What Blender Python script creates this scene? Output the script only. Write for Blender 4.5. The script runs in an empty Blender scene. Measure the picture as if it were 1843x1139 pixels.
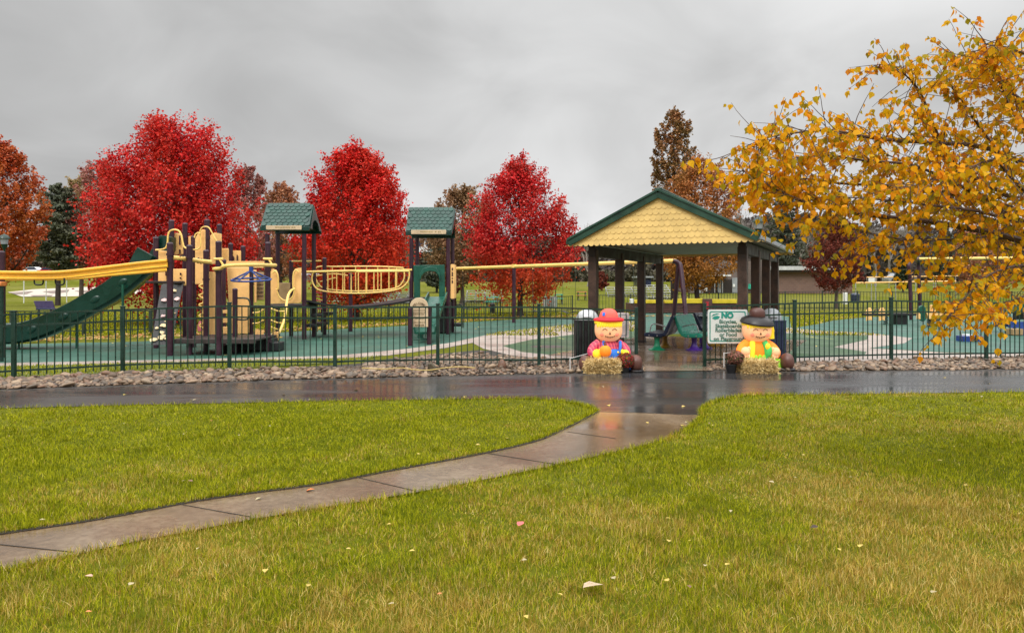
import bpy, bmesh, math, random
import numpy as np
from mathutils import Vector, Matrix
from mathutils.geometry import tessellate_polygon
random.seed(7)
rng = np.random.default_rng(7)
scene = bpy.context.scene
COL = scene.collection
PI = math.pi

# ---------------------------------------------------------------- measured camera: focal length in photo pixels, level view, eye 1.6 m
F, CX, HY, EYE = 1341.0, 921.5, 515.0, 1.6
def P(px, py, Y):
    return Vector(((px - CX) / F * Y, Y, EYE - (py - HY) / F * Y))
def G(px, py, z=0.0):
    Y = F * (EYE - z) / (py - HY)
    return Vector(((px - CX) / F * Y, Y, z))
def XA(px, Y):
    return (px - CX) / F * Y
def ss(t):
    t = max(0.0, min(1.0, t)); return t * t * (3 - 2 * t)
def gz(x, y):
    w = ss((x + 48) / 33.0)
    zc = 2.3 * ss((y - 48) / 75.0) + 7 * ss((y - 130) / 90.0)
    zl = .059 * min(max(y - 85, 0), 75) + 4 * ss((y - 165) / 80.0)
    return zl * (1 - w) + zc * w

cam_d = bpy.data.cameras.new("camera"); cam = bpy.data.objects.new("camera", cam_d); COL.objects.link(cam)
cam.location = (0, 0, EYE); cam.rotation_euler = (PI / 2, 0, 0)
cam_d.sensor_fit = 'HORIZONTAL'; cam_d.sensor_width = 36; cam_d.lens = F / 1843 * 36
cam_d.shift_y = -54.5 / 1843; cam_d.clip_start = 0.05; cam_d.clip_end = 3000
scene.camera = cam
scene.view_settings.view_transform = 'Standard'; scene.view_settings.look = 'None'
scene.view_settings.exposure = 0; scene.view_settings.gamma = 1
scene.render.engine = 'CYCLES'
scene.cycles.max_bounces = 6; scene.cycles.diffuse_bounces = 2; scene.cycles.glossy_bounces = 3
scene.cycles.transmission_bounces = 3; scene.cycles.transparent_max_bounces = 8
scene.cycles.use_denoising = True
scene.cycles.caustics_reflective = False; scene.cycles.caustics_refractive = False
scene.cycles.sample_clamp_indirect = 4

# ---------------------------------------------------------------- node helper
class NT:
    def __init__(s, tree): s.t = tree; s.n = tree.nodes; s.l = tree.links
    def new(s, typ, **kw):
        n = s.n.new(typ)
        for k, v in kw.items(): setattr(n, k, v)
        return n
    def link(s, a, b): s.l.new(a, b)
    def val(s, sock, v):
        if hasattr(v, 'links') or isinstance(v, bpy.types.NodeSocket): s.l.new(v, sock)
        else: sock.default_value = v
    def math(s, op, a, b=0.0, c=None):
        n = s.new('ShaderNodeMath', operation=op); s.val(n.inputs[0], a); s.val(n.inputs[1], b)
        if c is not None: s.val(n.inputs[2], c)
        return n.outputs[0]
    def mix(s, fac, a, b, blend='MIX'):
        n = s.new('ShaderNodeMix', data_type='RGBA', blend_type=blend)
        s.val(n.inputs[0], fac); s.val(n.inputs[6], c4(a)); s.val(n.inputs[7], c4(b)); return n.outputs[2]
    def noise(s, scale, detail=3, vec=None, rough=0.55, dist=0.0):
        n = s.new('ShaderNodeTexNoise'); n.inputs['Scale'].default_value = scale; n.inputs['Detail'].default_value = detail
        n.inputs['Roughness'].default_value = rough; n.inputs['Distortion'].default_value = dist
        if vec is not None: s.link(vec, n.inputs['Vector'])
        return n.outputs[0]
    def ramp(s, fac, stops, interp='LINEAR'):
        n = s.new('ShaderNodeValToRGB'); r = n.color_ramp; r.interpolation = interp
        while len(r.elements) < len(stops): r.elements.new(0.5)
        for e, (p, c) in zip(r.elements, stops):
            e.position = p; e.color = c4(c) if not isinstance(c, (int, float)) else (c, c, c, 1)
        s.val(n.inputs[0], fac); return n.outputs[0]
    def mapr(s, v, a, b, c, d):
        n = s.new('ShaderNodeMapRange'); s.val(n.inputs[0], v)
        for i, x in enumerate((a, b, c, d)): n.inputs[i + 1].default_value = x
        return n.outputs[0]
def c4(c):
    if isinstance(c, bpy.types.NodeSocket): return c
    return (c[0], c[1], c[2], 1.0)

def newmat(name):
    m = bpy.data.materials.new(name); m.use_nodes = True
    nt = NT(m.node_tree); b = m.node_tree.nodes['Principled BSDF']
    return m, nt, b
def mat(name, col, rough=0.5, var=0.18, scale=6.0, bump=0.0, bscale=40.0, rvar=0.15, metal=0.0, emit=0.0, spec=0.5, dirt=0.0, island=0.0):
    """weathered plain surface: large and small noise in colour and gloss, optional bump"""
    m, nt, b = newmat(name)
    geo = nt.new('ShaderNodeNewGeometry'); pos = geo.outputs['Position']
    n1 = nt.noise(scale, 5, pos); n2 = nt.noise(scale * 9, 3, pos)
    f = nt.math('ADD', nt.math('MULTIPLY', n1, 0.65), nt.math('MULTIPLY', n2, 0.35))
    if island: f = nt.math('ADD', nt.math('MULTIPLY', f, 1 - island), nt.math('MULTIPLY', geo.outputs['Random Per Island'], island))
    lo = [max(0, c * (1 - 2.2 * var)) for c in col]; hi = [min(1, c * (1 + 2.2 * var)) for c in col]
    c = nt.ramp(f, [(0.3, lo), (0.5, col), (0.7, hi)])
    if dirt:
        d = nt.ramp(nt.noise(scale * 2.3, 6, pos, 0.7), [(0.52, 0.0), (0.75, 1.0)])
        c = nt.mix(nt.math('MULTIPLY', d, dirt), c, (0.10, 0.085, 0.06))
    nt.link(c, b.inputs['Base Color'])
    nt.link(nt.mapr(n1, 0.3, 0.7, max(0.03, rough - rvar), min(1, rough + rvar)), b.inputs['Roughness'])
    b.inputs['Metallic'].default_value = metal; b.inputs['Specular IOR Level'].default_value = spec
    if emit:
        nt.link(c, b.inputs['Emission Color']); b.inputs['Emission Strength'].default_value = emit
    if bump:
        bp = nt.new('ShaderNodeBump'); bp.inputs['Strength'].default_value = bump; bp.inputs['Distance'].default_value = 0.02
        nt.link(nt.noise(bscale, 4, pos), bp.inputs['Height']); nt.link(bp.outputs[0], b.inputs['Normal'])
    return m
def leafmat(name, stops, trans=0.35, tintscale=0.45, tint=None, tintamt=0.6, lowtint=None, z0=0, z1=1, rough=0.55):
    """leaves: colour per leaf, slow drift through the crown, light passing through"""
    m, nt, b = newmat(name)
    geo = nt.new('ShaderNodeNewGeometry'); pos = geo.outputs['Position']
    c = nt.ramp(geo.outputs['Random Per Island'], stops)
    if tint is not None:
        t = nt.ramp(nt.noise(tintscale, 3, pos), [(0.42, 0.0), (0.66, 1.0)])
        c = nt.mix(nt.math('MULTIPLY', t, tintamt), c, tint)
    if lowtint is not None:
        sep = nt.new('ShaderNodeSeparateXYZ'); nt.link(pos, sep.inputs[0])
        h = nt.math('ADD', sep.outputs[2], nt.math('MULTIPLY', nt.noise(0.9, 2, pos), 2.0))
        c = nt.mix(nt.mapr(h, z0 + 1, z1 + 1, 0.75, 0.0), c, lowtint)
    nt.link(c, b.inputs['Base Color']); b.inputs['Roughness'].default_value = rough
    b.inputs['Specular IOR Level'].default_value = 0.12
    tr = nt.new('ShaderNodeBsdfTranslucent'); nt.link(c, tr.inputs['Color'])
    mx = nt.new('ShaderNodeMixShader'); mx.inputs[0].default_value = trans
    nt.link(b.outputs[0], mx.inputs[1]); nt.link(tr.outputs[0], mx.inputs[2])
    out = m.node_tree.nodes['Material Output']; nt.link(mx.outputs[0], out.inputs['Surface'])
    return m

# ---------------------------------------------------------------- object helpers
ORG = {}
def tag(o, label=None, cat=None, group=None, kind=None):
    if label: o['label'] = label
    if cat: o['category'] = cat
    if group: o['group'] = group
    if kind: o['kind'] = kind
    return o
def thing(name, label, cat, loc=(0, 0, 0), group=None, rotz=0.0, local=False):
    o = bpy.data.objects.new(name, None); COL.objects.link(o); o.empty_display_size = 0.2
    o.location = loc; o.rotation_euler = (0, 0, rotz)
    ORG[o.name] = Vector((0, 0, 0)) if local else Vector(loc)
    return tag(o, label, cat, group)
def link_mesh(name, me, parent=None, loc=None):
    o = bpy.data.objects.new(name, me); COL.objects.link(o)
    if parent is not None:
        o.parent = parent; ORG[o.name] = ORG[parent.name]
    elif loc is not None: o.location = loc; ORG[o.name] = Vector(loc)
    else: ORG[o.name] = Vector((0, 0, 0))
    return o
def copy_tree(o, parent=None):
    c = o.copy(); COL.objects.link(c); ORG[c.name] = ORG[o.name]
    if parent is not None: c.parent = parent
    for ch in list(o.children): copy_tree(ch, c)
    return c

class MB:
    def __init__(s): s.v = []; s.f = []; s.m = []
    def add(s, vs, fs, mi=0):
        k = len(s.v); s.v.extend([tuple(v) for v in vs]); s.f.extend([tuple(i + k for i in f) for f in fs]); s.m.extend([mi] * len(fs)); return s
    def box(s, c, size, rz=0.0, mi=0, M=None):
        x, y, z = [d / 2 for d in size]
        vs = [Vector((a, b, d)) for d in (-z, z) for a, b in ((-x, -y), (x, -y), (x, y), (-x, y))]
        R = M if M is not None else Matrix.Rotation(rz, 3, 'Z')
        vs = [R @ v + Vector(c) for v in vs]
        return s.add(vs, [(0, 3, 2, 1), (4, 5, 6, 7), (0, 1, 5, 4), (1, 2, 6, 5), (2, 3, 7, 6), (3, 0, 4, 7)], mi)
    def bar(s, a, b, w, h, mi=0, up=(0, 0, 1)):
        """box from a to b; w across, h along up"""
        a = Vector(a); b = Vector(b); t = (b - a); L = t.length; t.normalize()
        u = Vector(up)
        if abs(t.dot(u)) > 0.98: u = Vector((0, 1, 0))
        sd = t.cross(u).normalized(); u = sd.cross(t)
        M = Matrix((sd, t, u)).transposed()
        return s.box((a + b) / 2, (w, L, h), M=M, mi=mi)
    def tube(s, pts, r, seg=8, closed=False, mi=0, caps=True):
        pts = [Vector(p) for p in pts]; n = len(pts)
        rad = r if isinstance(r, (list, tuple)) else [r] * n
        k = len(s.v); prev = None; vs = []
        for i, p in enumerate(pts):
            if closed: t = pts[(i + 1) % n] - pts[i - 1]
            else: t = pts[min(i + 1, n - 1)] - pts[max(i - 1, 0)]
            if t.length < 1e-9: t = Vector((0, 0, 1))
            t.normalize()
            if prev is None:
                prev = t.orthogonal().normalized()
            prev = (prev - t * prev.dot(t))
            if prev.length < 1e-6: prev = t.orthogonal()
            prev.normalize(); b = t.cross(prev)
            for j in range(seg):
                a = 2 * PI * j / seg
                vs.append(p + (prev * math.cos(a) + b * math.sin(a)) * rad[i])
        fs = []
        for i in range(n if closed else n - 1):
            for j in range(seg):
                a = i * seg + j; b2 = i * seg + (j + 1) % seg; c = ((i + 1) % n) * seg + (j + 1) % seg; d = ((i + 1) % n) * seg + j
                fs.append((a, b2, c, d))
        if caps and not closed:
            fs.append(tuple(range(seg - 1, -1, -1))); fs.append(tuple((n - 1) * seg + j for j in range(seg)))
        return s.add(vs, fs, mi)
    def lathe(s, prof, c=(0, 0, 0), seg=20, mi=0, M=None, sx=1.0, sy=1.0):
        vs = []; fs = []; c = Vector(c); n = len(prof)
        for r, z in prof:
            for j in range(seg):
                a = 2 * PI * j / seg; v = Vector((r * math.cos(a) * sx, r * math.sin(a) * sy, z))
                vs.append((M @ v if M is not None else v) + c)
        for i in range(n - 1):
            for j in range(seg):
                fs.append((i * seg + j, i * seg + (j + 1) % seg, (i + 1) * seg + (j + 1) % seg, (i + 1) * seg + j))
        if prof[0][0] > 1e-5: fs.append(tuple(range(seg - 1, -1, -1)))
        if prof[-1][0] > 1e-5: fs.append(tuple((n - 1) * seg + j for j in range(seg)))
        return s.add(vs, fs, mi)
    def ball(s, c, r, seg=18, rings=12, mi=0, M=None, p=2.0, q=None):
        """superellipsoid"""
        q = q or p
        def sp(x, e): return math.copysign(abs(x) ** e, x)
        vs = []; c = Vector(c)
        for i in range(rings + 1):
            ph = -PI / 2 + PI * i / rings
            for j in range(seg):
                th = 2 * PI * j / seg
                v = Vector((r[0] * sp(math.cos(ph), 2 / q) * sp(math.cos(th), 2 / p), r[1] * sp(math.cos(ph), 2 / q) * sp(math.sin(th), 2 / p), r[2] * sp(math.sin(ph), 2 / q)))
                vs.append((M @ v if M is not None else v) + c)
        fs = [(i * seg + j, i * seg + (j + 1) % seg, (i + 1) * seg + (j + 1) % seg, (i + 1) * seg + j) for i in range(rings) for j in range(seg)]
        return s.add(vs, fs, mi)
    def prism(s, poly, o, u, v, w, mi=0):
        """flat outline poly (a,b) on axes u,v from o, thickened by vector w"""
        o = Vector(o); u = Vector(u); v = Vector(v); w = Vector(w); n = len(poly)
        pts = [o + u * a + v * b for a, b in poly]
        vs = pts + [p + w for p in pts]
        tris = tessellate_polygon([[Vector((a, b, 0)) for a, b in poly]])
        fs = []
        for t in tris: fs.append(tuple(t)); fs.append(tuple(i + n for i in reversed(t)))
        for i in range(n): j = (i + 1) % n; fs.append((i, j, j + n, i + n))
        return s.add(vs, fs, mi)
    def sweep(s, pts, prof, side=None, mi=0, caps=True):
        """closed profile (side, up) swept along pts"""
        pts = [Vector(p) for p in pts]; n = len(pts); k = len(prof); vs = []; fs = []
        for i, p in enumerate(pts):
            t = (pts[min(i + 1, n - 1)] - pts[max(i - 1, 0)]).normalized()
            sd = Vector(side).normalized() if side is not None else t.cross(Vector((0, 0, 1))).normalized()
            up = sd.cross(t).normalized()
            if up.z < 0: up = -up
            for a, b in prof: vs.append(p + sd * a + up * b)
        for i in range(n - 1):
            for j in range(k):
                fs.append((i * k + j, i * k + (j + 1) % k, (i + 1) * k + (j + 1) % k, (i + 1) * k + j))
        if caps:
            tr = tessellate_polygon([[Vector((a, b, 0)) for a, b in prof]])
            for t in tr: fs.append(tuple(t)); fs.append(tuple((n - 1) * k + i for i in reversed(t)))
        return s.add(vs, fs, mi)
    def build(s, name, mats, parent=None, smooth=True, bevel=0.0, loc=None, kind=None, label=None):
        me = bpy.data.meshes.new(name)
        org = ORG[parent.name] if parent is not None else (Vector(loc) if loc is not None else Vector((0, 0, 0)))
        me.from_pydata([(v[0] - org.x, v[1] - org.y, v[2] - org.z) for v in s.v], [], s.f)
        bm = bmesh.new(); bm.from_mesh(me); bmesh.ops.recalc_face_normals(bm, faces=bm.faces); bm.to_mesh(me); bm.free()
        mats = mats if isinstance(mats, (list, tuple)) else [mats]
        for m in mats: me.materials.append(m)
        if len(mats) > 1: me.polygons.foreach_set('material_index', s.m)
        if smooth:
            me.polygons.foreach_set('use_smooth', [True] * len(me.polygons)); me.set_sharp_from_angle(angle=math.radians(38))
        me.update()
        o = link_mesh(name, me, parent, loc)
        if bevel:
            bv = o.modifiers.new('edge', 'BEVEL'); bv.width = bevel; bv.segments = 2; bv.limit_method = 'ANGLE'; bv.angle_limit = math.radians(40)
        if kind: o['kind'] = kind
        if label: o['label'] = label
        return o

def np_mesh(name, V, quads=None, tris=None, mats=None, parent=None, loc=None, smooth=False):
    """big meshes from arrays (world coordinates)"""
    org = ORG[parent.name] if parent is not None else (Vector(loc) if loc is not None else Vector((0, 0, 0)))
    V = np.asarray(V, dtype=np.float32) - np.array(org, dtype=np.float32)
    me = bpy.data.meshes.new(name)
    nq = 0 if quads is None else len(quads); nt_ = 0 if tris is None else len(tris)
    loops = np.concatenate([np.asarray(quads, np.int32).ravel() if nq else np.zeros(0, np.int32), np.asarray(tris, np.int32).ravel() if nt_ else np.zeros(0, np.int32)])
    starts = np.concatenate([np.arange(nq) * 4, nq * 4 + np.arange(nt_) * 3]).astype(np.int32)
    tot = np.concatenate([np.full(nq, 4), np.full(nt_, 3)]).astype(np.int32)
    me.vertices.add(len(V)); me.vertices.foreach_set('co', V.ravel())
    me.loops.add(len(loops)); me.loops.foreach_set('vertex_index', loops)
    me.polygons.add(nq + nt_); me.polygons.foreach_set('loop_start', starts); me.polygons.foreach_set('loop_total', tot)
    if smooth: me.polygons.foreach_set('use_smooth', np.ones(nq + nt_, dtype=bool))
    me.update(calc_edges=True); me.validate()
    for m in (mats if isinstance(mats, (list, tuple)) else [mats]): me.materials.append(m)
    return link_mesh(name, me, parent, loc)
def unit(a): return a / np.maximum(np.linalg.norm(a, axis=1, keepdims=True), 1e-9)
def leaves(name, C, N, S, m, parent=None, asp=0.8, T=None):
    """one small pointed leaf per row: centre, facing, length"""
    C = np.asarray(C); n = len(C); N = unit(np.asarray(N))
    T = unit(rng.normal(size=(n, 3))) if T is None else T
    T = unit(T - N * np.sum(T * N, axis=1, keepdims=True)); B = np.cross(N, T); S = np.asarray(S)[:, None]
    V = np.stack([C - T * S * .5, C + B * S * asp * .5 - T * S * .08, C + T * S * .55, C - B * S * asp * .5 - T * S * .08], axis=1).reshape(-1, 3)
    q = np.arange(4 * n).reshape(n, 4)
    return np_mesh(name, V, quads=q, mats=m, parent=parent)
def text_part(body, size, M, m, parent, name='lettering', ext=0.003, align='CENTER', bold=0.0):
    cu = bpy.data.curves.new(name, 'FONT'); cu.body = body; cu.size = size; cu.extrude = ext; cu.align_x = align; cu.align_y = 'CENTER'; cu.offset = bold
    t = bpy.data.objects.new(name + '_src', cu); COL.objects.link(t)
    dg = bpy.context.evaluated_depsgraph_get(); dg.update()
    me = bpy.data.meshes.new_from_object(t.evaluated_get(dg)); bpy.data.objects.remove(t); bpy.data.curves.remove(cu)
    org = ORG[parent.name]; me.transform(Matrix.Translation(-org) @ M); me.name = name
    me.materials.clear(); me.materials.append(m)
    return link_mesh(name, me, parent)
def face_cam(o, rz=0.0):
    """matrix that stands text upright at o facing -Y, turned by rz"""
    return Matrix.Translation(Vector(o)) @ Matrix.Rotation(rz, 4, 'Z') @ Matrix.Rotation(PI / 2, 4, 'X')
def bez(p, n=14):
    """smooth curve through points (Catmull-Rom)"""
    p = [Vector(a) for a in p]; q = [p[0] * 2 - p[1]] + p + [p[-1] * 2 - p[-2]]; out = []
    for i in range(1, len(q) - 2):
        for k in range(n):
            t = k / n; a, b, c, d = q[i - 1], q[i], q[i + 1], q[i + 2]
            out.append(0.5 * ((2 * b) + (c - a) * t + (2 * a - 5 * b + 4 * c - d) * t * t + (3 * b - a - 3 * c + d) * t ** 3))
    out.append(p[-1]); return out
def sheet(name, pts, z, m, kind='structure'):
    pts = [(p[0], p[1]) for p in pts]
    mb = MB(); tr = tessellate_polygon([[Vector((a, b, 0)) for a, b in pts]])
    mb.add([(a, b, z) for a, b in pts], [tuple(t) for t in tr])
    o = mb.build(name, m, smooth=False)
    me = o.data
    if me.polygons and sum(p.normal.z for p in me.polygons) < 0: me.flip_normals()
    o['kind'] = kind; return o
def inpoly(X, Y, poly):
    r = np.zeros(len(X), bool); n = len(poly)
    for i in range(n):
        x1, y1 = poly[i][0], poly[i][1]; x2, y2 = poly[(i + 1) % n][0], poly[(i + 1) % n][1]
        c = ((y1 > Y) != (y2 > Y)) & (X < (x2 - x1) * (Y - y1) / (y2 - y1 + 1e-12) + x1); r ^= c
    return r

# ---------------------------------------------------------------- light: overcast sky, zenith brighter than the part behind the trees
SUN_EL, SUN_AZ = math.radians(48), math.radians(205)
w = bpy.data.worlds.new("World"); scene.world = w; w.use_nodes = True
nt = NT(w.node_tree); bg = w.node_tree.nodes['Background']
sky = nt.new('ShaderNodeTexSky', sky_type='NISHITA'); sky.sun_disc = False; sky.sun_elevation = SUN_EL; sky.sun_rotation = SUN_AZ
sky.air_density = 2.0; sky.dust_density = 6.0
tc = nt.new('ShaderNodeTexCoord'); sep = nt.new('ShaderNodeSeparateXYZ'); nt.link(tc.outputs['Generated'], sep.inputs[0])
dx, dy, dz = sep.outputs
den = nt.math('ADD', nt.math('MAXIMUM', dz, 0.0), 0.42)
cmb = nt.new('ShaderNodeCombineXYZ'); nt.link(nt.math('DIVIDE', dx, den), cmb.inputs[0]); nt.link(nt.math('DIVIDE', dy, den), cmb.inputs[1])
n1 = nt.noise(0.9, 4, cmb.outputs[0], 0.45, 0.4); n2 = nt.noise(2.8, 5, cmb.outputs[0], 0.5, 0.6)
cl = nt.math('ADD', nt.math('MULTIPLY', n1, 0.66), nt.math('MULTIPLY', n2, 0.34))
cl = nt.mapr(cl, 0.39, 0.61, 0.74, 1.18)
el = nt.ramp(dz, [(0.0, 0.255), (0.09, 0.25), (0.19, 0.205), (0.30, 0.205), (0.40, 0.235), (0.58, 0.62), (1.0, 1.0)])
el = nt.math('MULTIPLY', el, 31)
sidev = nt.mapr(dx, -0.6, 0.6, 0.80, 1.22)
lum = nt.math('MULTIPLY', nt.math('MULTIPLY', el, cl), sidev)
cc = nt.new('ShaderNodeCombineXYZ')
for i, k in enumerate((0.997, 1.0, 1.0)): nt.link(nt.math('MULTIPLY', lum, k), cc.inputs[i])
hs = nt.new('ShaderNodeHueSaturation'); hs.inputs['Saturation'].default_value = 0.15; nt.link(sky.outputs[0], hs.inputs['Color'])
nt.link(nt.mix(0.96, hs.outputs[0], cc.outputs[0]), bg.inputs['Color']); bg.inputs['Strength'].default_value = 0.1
sd = bpy.data.lights.new("sun", 'SUN'); sd.energy = 1.7; sd.angle = math.radians(28); sd.color = (1.0, 0.955, 0.88)
so = bpy.data.objects.new("sun", sd); COL.objects.link(so); so.location = (-10, -20, 40)
d = Vector((math.sin(SUN_AZ) * math.cos(SUN_EL), math.cos(SUN_AZ) * math.cos(SUN_EL), math.sin(SUN_EL)))
so.rotation_euler = d.to_track_quat('Z', 'Y').to_euler()

# ---------------------------------------------------------------- materials
M_ = {}
M_['purple'] = mat('aubergine_paint', (0.036, 0.008, 0.020), 0.38, 0.2, 3, dirt=0.1)
M_['panel'] = mat('cream_yellow_plastic', (0.95, 0.55, 0.20), 0.45, 0.07, 2, dirt=0.28)
M_['ytube'] = mat('yellow_tube_paint', (0.92, 0.60, 0.165), 0.42, 0.08, 3, dirt=0.25)
M_['ytrack'] = mat('golden_yellow_plastic', (0.90, 0.45, 0.04), 0.35, 0.08, 2, dirt=0.1)
M_['roof'] = mat('green_plastic_shingle', (0.014, 0.058, 0.043), 0.45, 0.14, 4, island=0.25)
M_['slide'] = mat('dark_green_plastic', (0.003, 0.034, 0.024), 0.25, 0.2, 2, rvar=0.1)
M_['green'] = mat('green_plastic', (0.008, 0.085, 0.055), 0.3, 0.15, 3)
M_['fence'] = mat('dark_green_fence_paint', (0.008, 0.032, 0.022), 0.33, 0.2, 6)
M_['bfence'] = mat('dark_far_fence_paint', (0.022, 0.038, 0.028), 0.5, 0.2, 2)
M_['black'] = mat('black_rubber', (0.010, 0.010, 0.011), 0.5, 0.2, 5)
M_['deck'] = mat('dark_coated_deck', (0.035, 0.024, 0.022), 0.55, 0.25, 6)
M_['blue'] = mat('blue_paint', (0.02, 0.055, 0.24), 0.35, 0.15, 5)
M_['beige'] = mat('beige_plastic', (0.62, 0.47, 0.30), 0.45, 0.07, 3, dirt=0.15)
M_['ink'] = mat('brown_engraving', (0.12, 0.075, 0.03), 0.6, 0.2, 6)
M_['rock'] = mat('grey_climbing_board', (0.045, 0.045, 0.045), 0.6, 0.3, 8, bump=0.4, bscale=25)
M_['hold'] = mat('cream_climbing_hold', (0.78, 0.63, 0.36), 0.5, 0.1, 8)
M_['holdp'] = mat('pink_climbing_hold', (0.70, 0.48, 0.46), 0.5, 0.1, 8)
M_['pink'] = mat('pink_plastic', (0.62, 0.16, 0.17), 0.4, 0.1, 6)
M_['tan'] = mat('tan_plastic', (0.38, 0.25, 0.12), 0.5, 0.12, 4)
M_['wood'] = mat('dark_stained_wood', (0.055, 0.027, 0.017), 0.55, 0.35, 5, bump=0.3, bscale=30)
M_['beam'] = mat('darker_stained_wood', (0.022, 0.012, 0.009), 0.6, 0.3, 4)
M_['fascia'] = mat('pavilion_green_metal', (0.015, 0.055, 0.034), 0.36, 0.2, 3)
M_['ceil'] = mat('grey_ceiling_board', (0.20, 0.21, 0.17), 0.55, 0.12, 2)
M_['shing'] = mat('pale_yellow_shingle', (0.80, 0.55, 0.19), 0.55, 0.06, 2.2, island=0.22, dirt=0.16)
M_['white'] = mat('white_paint', (0.72, 0.73, 0.72), 0.45, 0.06, 3, dirt=0.12)
M_['signw'] = mat('white_sign_sheet', (0.66, 0.69, 0.66), 0.35, 0.04, 3, dirt=0.06)
M_['signg'] = mat('teal_sign_ink', (0.015, 0.25, 0.19), 0.45, 0.08, 6)
M_['signd'] = mat('grey_green_sign_ink', (0.04, 0.15, 0.11), 0.5, 0.08, 6)
M_['steel'] = mat('galvanised_steel', (0.45, 0.46, 0.47), 0.35, 0.12, 5, metal=0.7)
M_['alu'] = mat('aluminium_plank', (0.55, 0.56, 0.57), 0.4, 0.1, 3, metal=0.3)
M_['dome'] = mat('grey_plastic_dome', (0.28, 0.30, 0.32), 0.35, 0.1, 4)
M_['navy'] = mat('navy_plastic', (0.016, 0.025, 0.06), 0.33, 0.2, 4)
M_['teal'] = mat('teal_plastic', (0.03, 0.36, 0.25), 0.3, 0.12, 3)
M_['jade'] = mat('jade_powdercoat', (0.01, 0.23, 0.11), 0.4, 0.12, 5)
M_['viol'] = mat('violet_powdercoat', (0.09, 0.03, 0.30), 0.4, 0.12, 5)
M_['ochre'] = mat('ochre_powdercoat', (0.42, 0.22, 0.02), 0.45, 0.12, 5)
M_['bark'] = mat('grey_brown_bark', (0.085, 0.06, 0.048), 0.85, 0.35, 5, bump=0.6, bscale=18)
M_['darkbark'] = mat('dark_wet_bark', (0.035, 0.024, 0.020), 0.7, 0.35, 5, bump=0.5, bscale=18)
M_['greybark'] = mat('pale_grey_bark', (0.23, 0.20, 0.18), 0.8, 0.25, 4)
M_['red'] = mat('red_paint', (0.40, 0.02, 0.03), 0.35, 0.1, 5)
M_['yellow'] = mat('bright_yellow_plastic', (0.62, 0.46, 0.02), 0.45, 0.1, 3)
# ================================================================ GROUND
# ---- lawn soil
def lawn_mat(name, far=False):
    m, nt, b = newmat(name)
    geo = nt.new('ShaderNodeNewGeometry'); pos = geo.outputs['Position']
    a = nt.noise(0.55, 4, pos); f = nt.noise(14, 5, pos, 0.7); g = nt.noise(0.06, 4, pos)
    c = nt.ramp(nt.math('ADD', nt.math('MULTIPLY', a, 0.6), nt.math('MULTIPLY', f, 0.4)),
                [(0.34, (0.058, 0.072, 0.005)), (0.5, (0.11, 0.125, 0.008)), (0.66, (0.18, 0.175, 0.025))])
    if far: c = nt.mix(nt.ramp(g, [(0.4, 0.0), (0.62, 0.5)]), c, (0.22, 0.20, 0.06))
    if far:
        sp_ = nt.new('ShaderNodeSeparateXYZ'); nt.link(pos, sp_.inputs[0])
        lim = nt.mapr(sp_.outputs[0], -60, -30, 165, 116)
        wd_ = nt.mapr(nt.math('SUBTRACT', sp_.outputs[1], nt.math('ADD', lim, nt.math('MULTIPLY', g, 8))), -3, 5, 0.0, 1.0)
        c = nt.mix(wd_, c, (0.075, 0.06, 0.042))
    nt.link(c, b.inputs['Base Color']); b.inputs['Roughness'].default_value = 0.95; b.inputs['Specular IOR Level'].default_value = 0.03
    bp = nt.new('ShaderNodeBump'); bp.inputs['Strength'].default_value = 0.8; bp.inputs['Distance'].default_value = 0.05
    nt.link(nt.noise(30, 4, pos), bp.inputs['Height']); nt.link(bp.outputs[0], b.inputs['Normal'])
    return m
M_lawn = lawn_mat('mown_lawn', True)
ys = np.concatenate([np.linspace(-30, 40, 15), np.linspace(44, 240, 60), np.linspace(260, 900, 12)])
xs = np.concatenate([np.linspace(-700, -130, 8), np.linspace(-120, 140, 66), np.linspace(160, 700, 8)])
V = [(x, y, gz(x, y)) for y in ys for x in xs]; nx = len(xs)
Q = [(j * nx + i, j * nx + i + 1, (j + 1) * nx + i + 1, (j + 1) * nx + i) for j in range(len(ys) - 1) for i in range(nx - 1)]
o = np_mesh('ground', V, quads=Q, mats=M_lawn, smooth=True); o['kind'] = 'structure'

# ---- wet asphalt
def wet_mat(name, cols, scale, r0, r1, bump, bscale, puddle=0.5, spec=0.5, streak=False):
    m, nt, b = newmat(name)
    geo = nt.new('ShaderNodeNewGeometry'); pos = geo.outputs['Position']
    mp = nt.new('ShaderNodeMapping'); nt.link(pos, mp.inputs['Vector'])
    mp.inputs['Scale'].default_value = (0.35, 1.3, 1) if streak else (1, 1, 1)
    a = nt.noise(scale, 5, mp.outputs[0], 0.6, 0.3); f = nt.noise(scale * 30, 3, pos, 0.7)
    k = nt.math('ADD', nt.math('MULTIPLY', a, 0.7), nt.math('MULTIPLY', f, 0.3))
    nt.link(nt.ramp(k, [(0.33, cols[0]), (0.5, cols[1]), (0.68, cols[2])]), b.inputs['Base Color'])
    wv = nt.noise(scale * 0.8, 4, mp.outputs[0], 0.55, 0.6)
    r = nt.mapr(wv, puddle - 0.1, puddle + 0.12, r0, r1)
    nt.link(r, b.inputs['Roughness']); b.inputs['Specular IOR Level'].default_value = spec
    bp = nt.new('ShaderNodeBump'); bp.inputs['Distance'].default_value = 0.006
    nt.link(nt.mapr(wv, puddle - 0.1, puddle + 0.14, bump * 0.12, bump), bp.inputs['Strength'])
    nt.link(nt.noise(bscale, 4, pos, 0.65), bp.inputs['Height']); nt.link(bp.outputs[0], b.inputs['Normal'])
    return m
M_asph = wet_mat('wet_asphalt', ((0.022, 0.021, 0.022), (0.038, 0.037, 0.038), (0.06, 0.058, 0.058)), 0.9, 0.13, 0.32, 0.45, 60, 0.52, 0.5, True)
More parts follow.
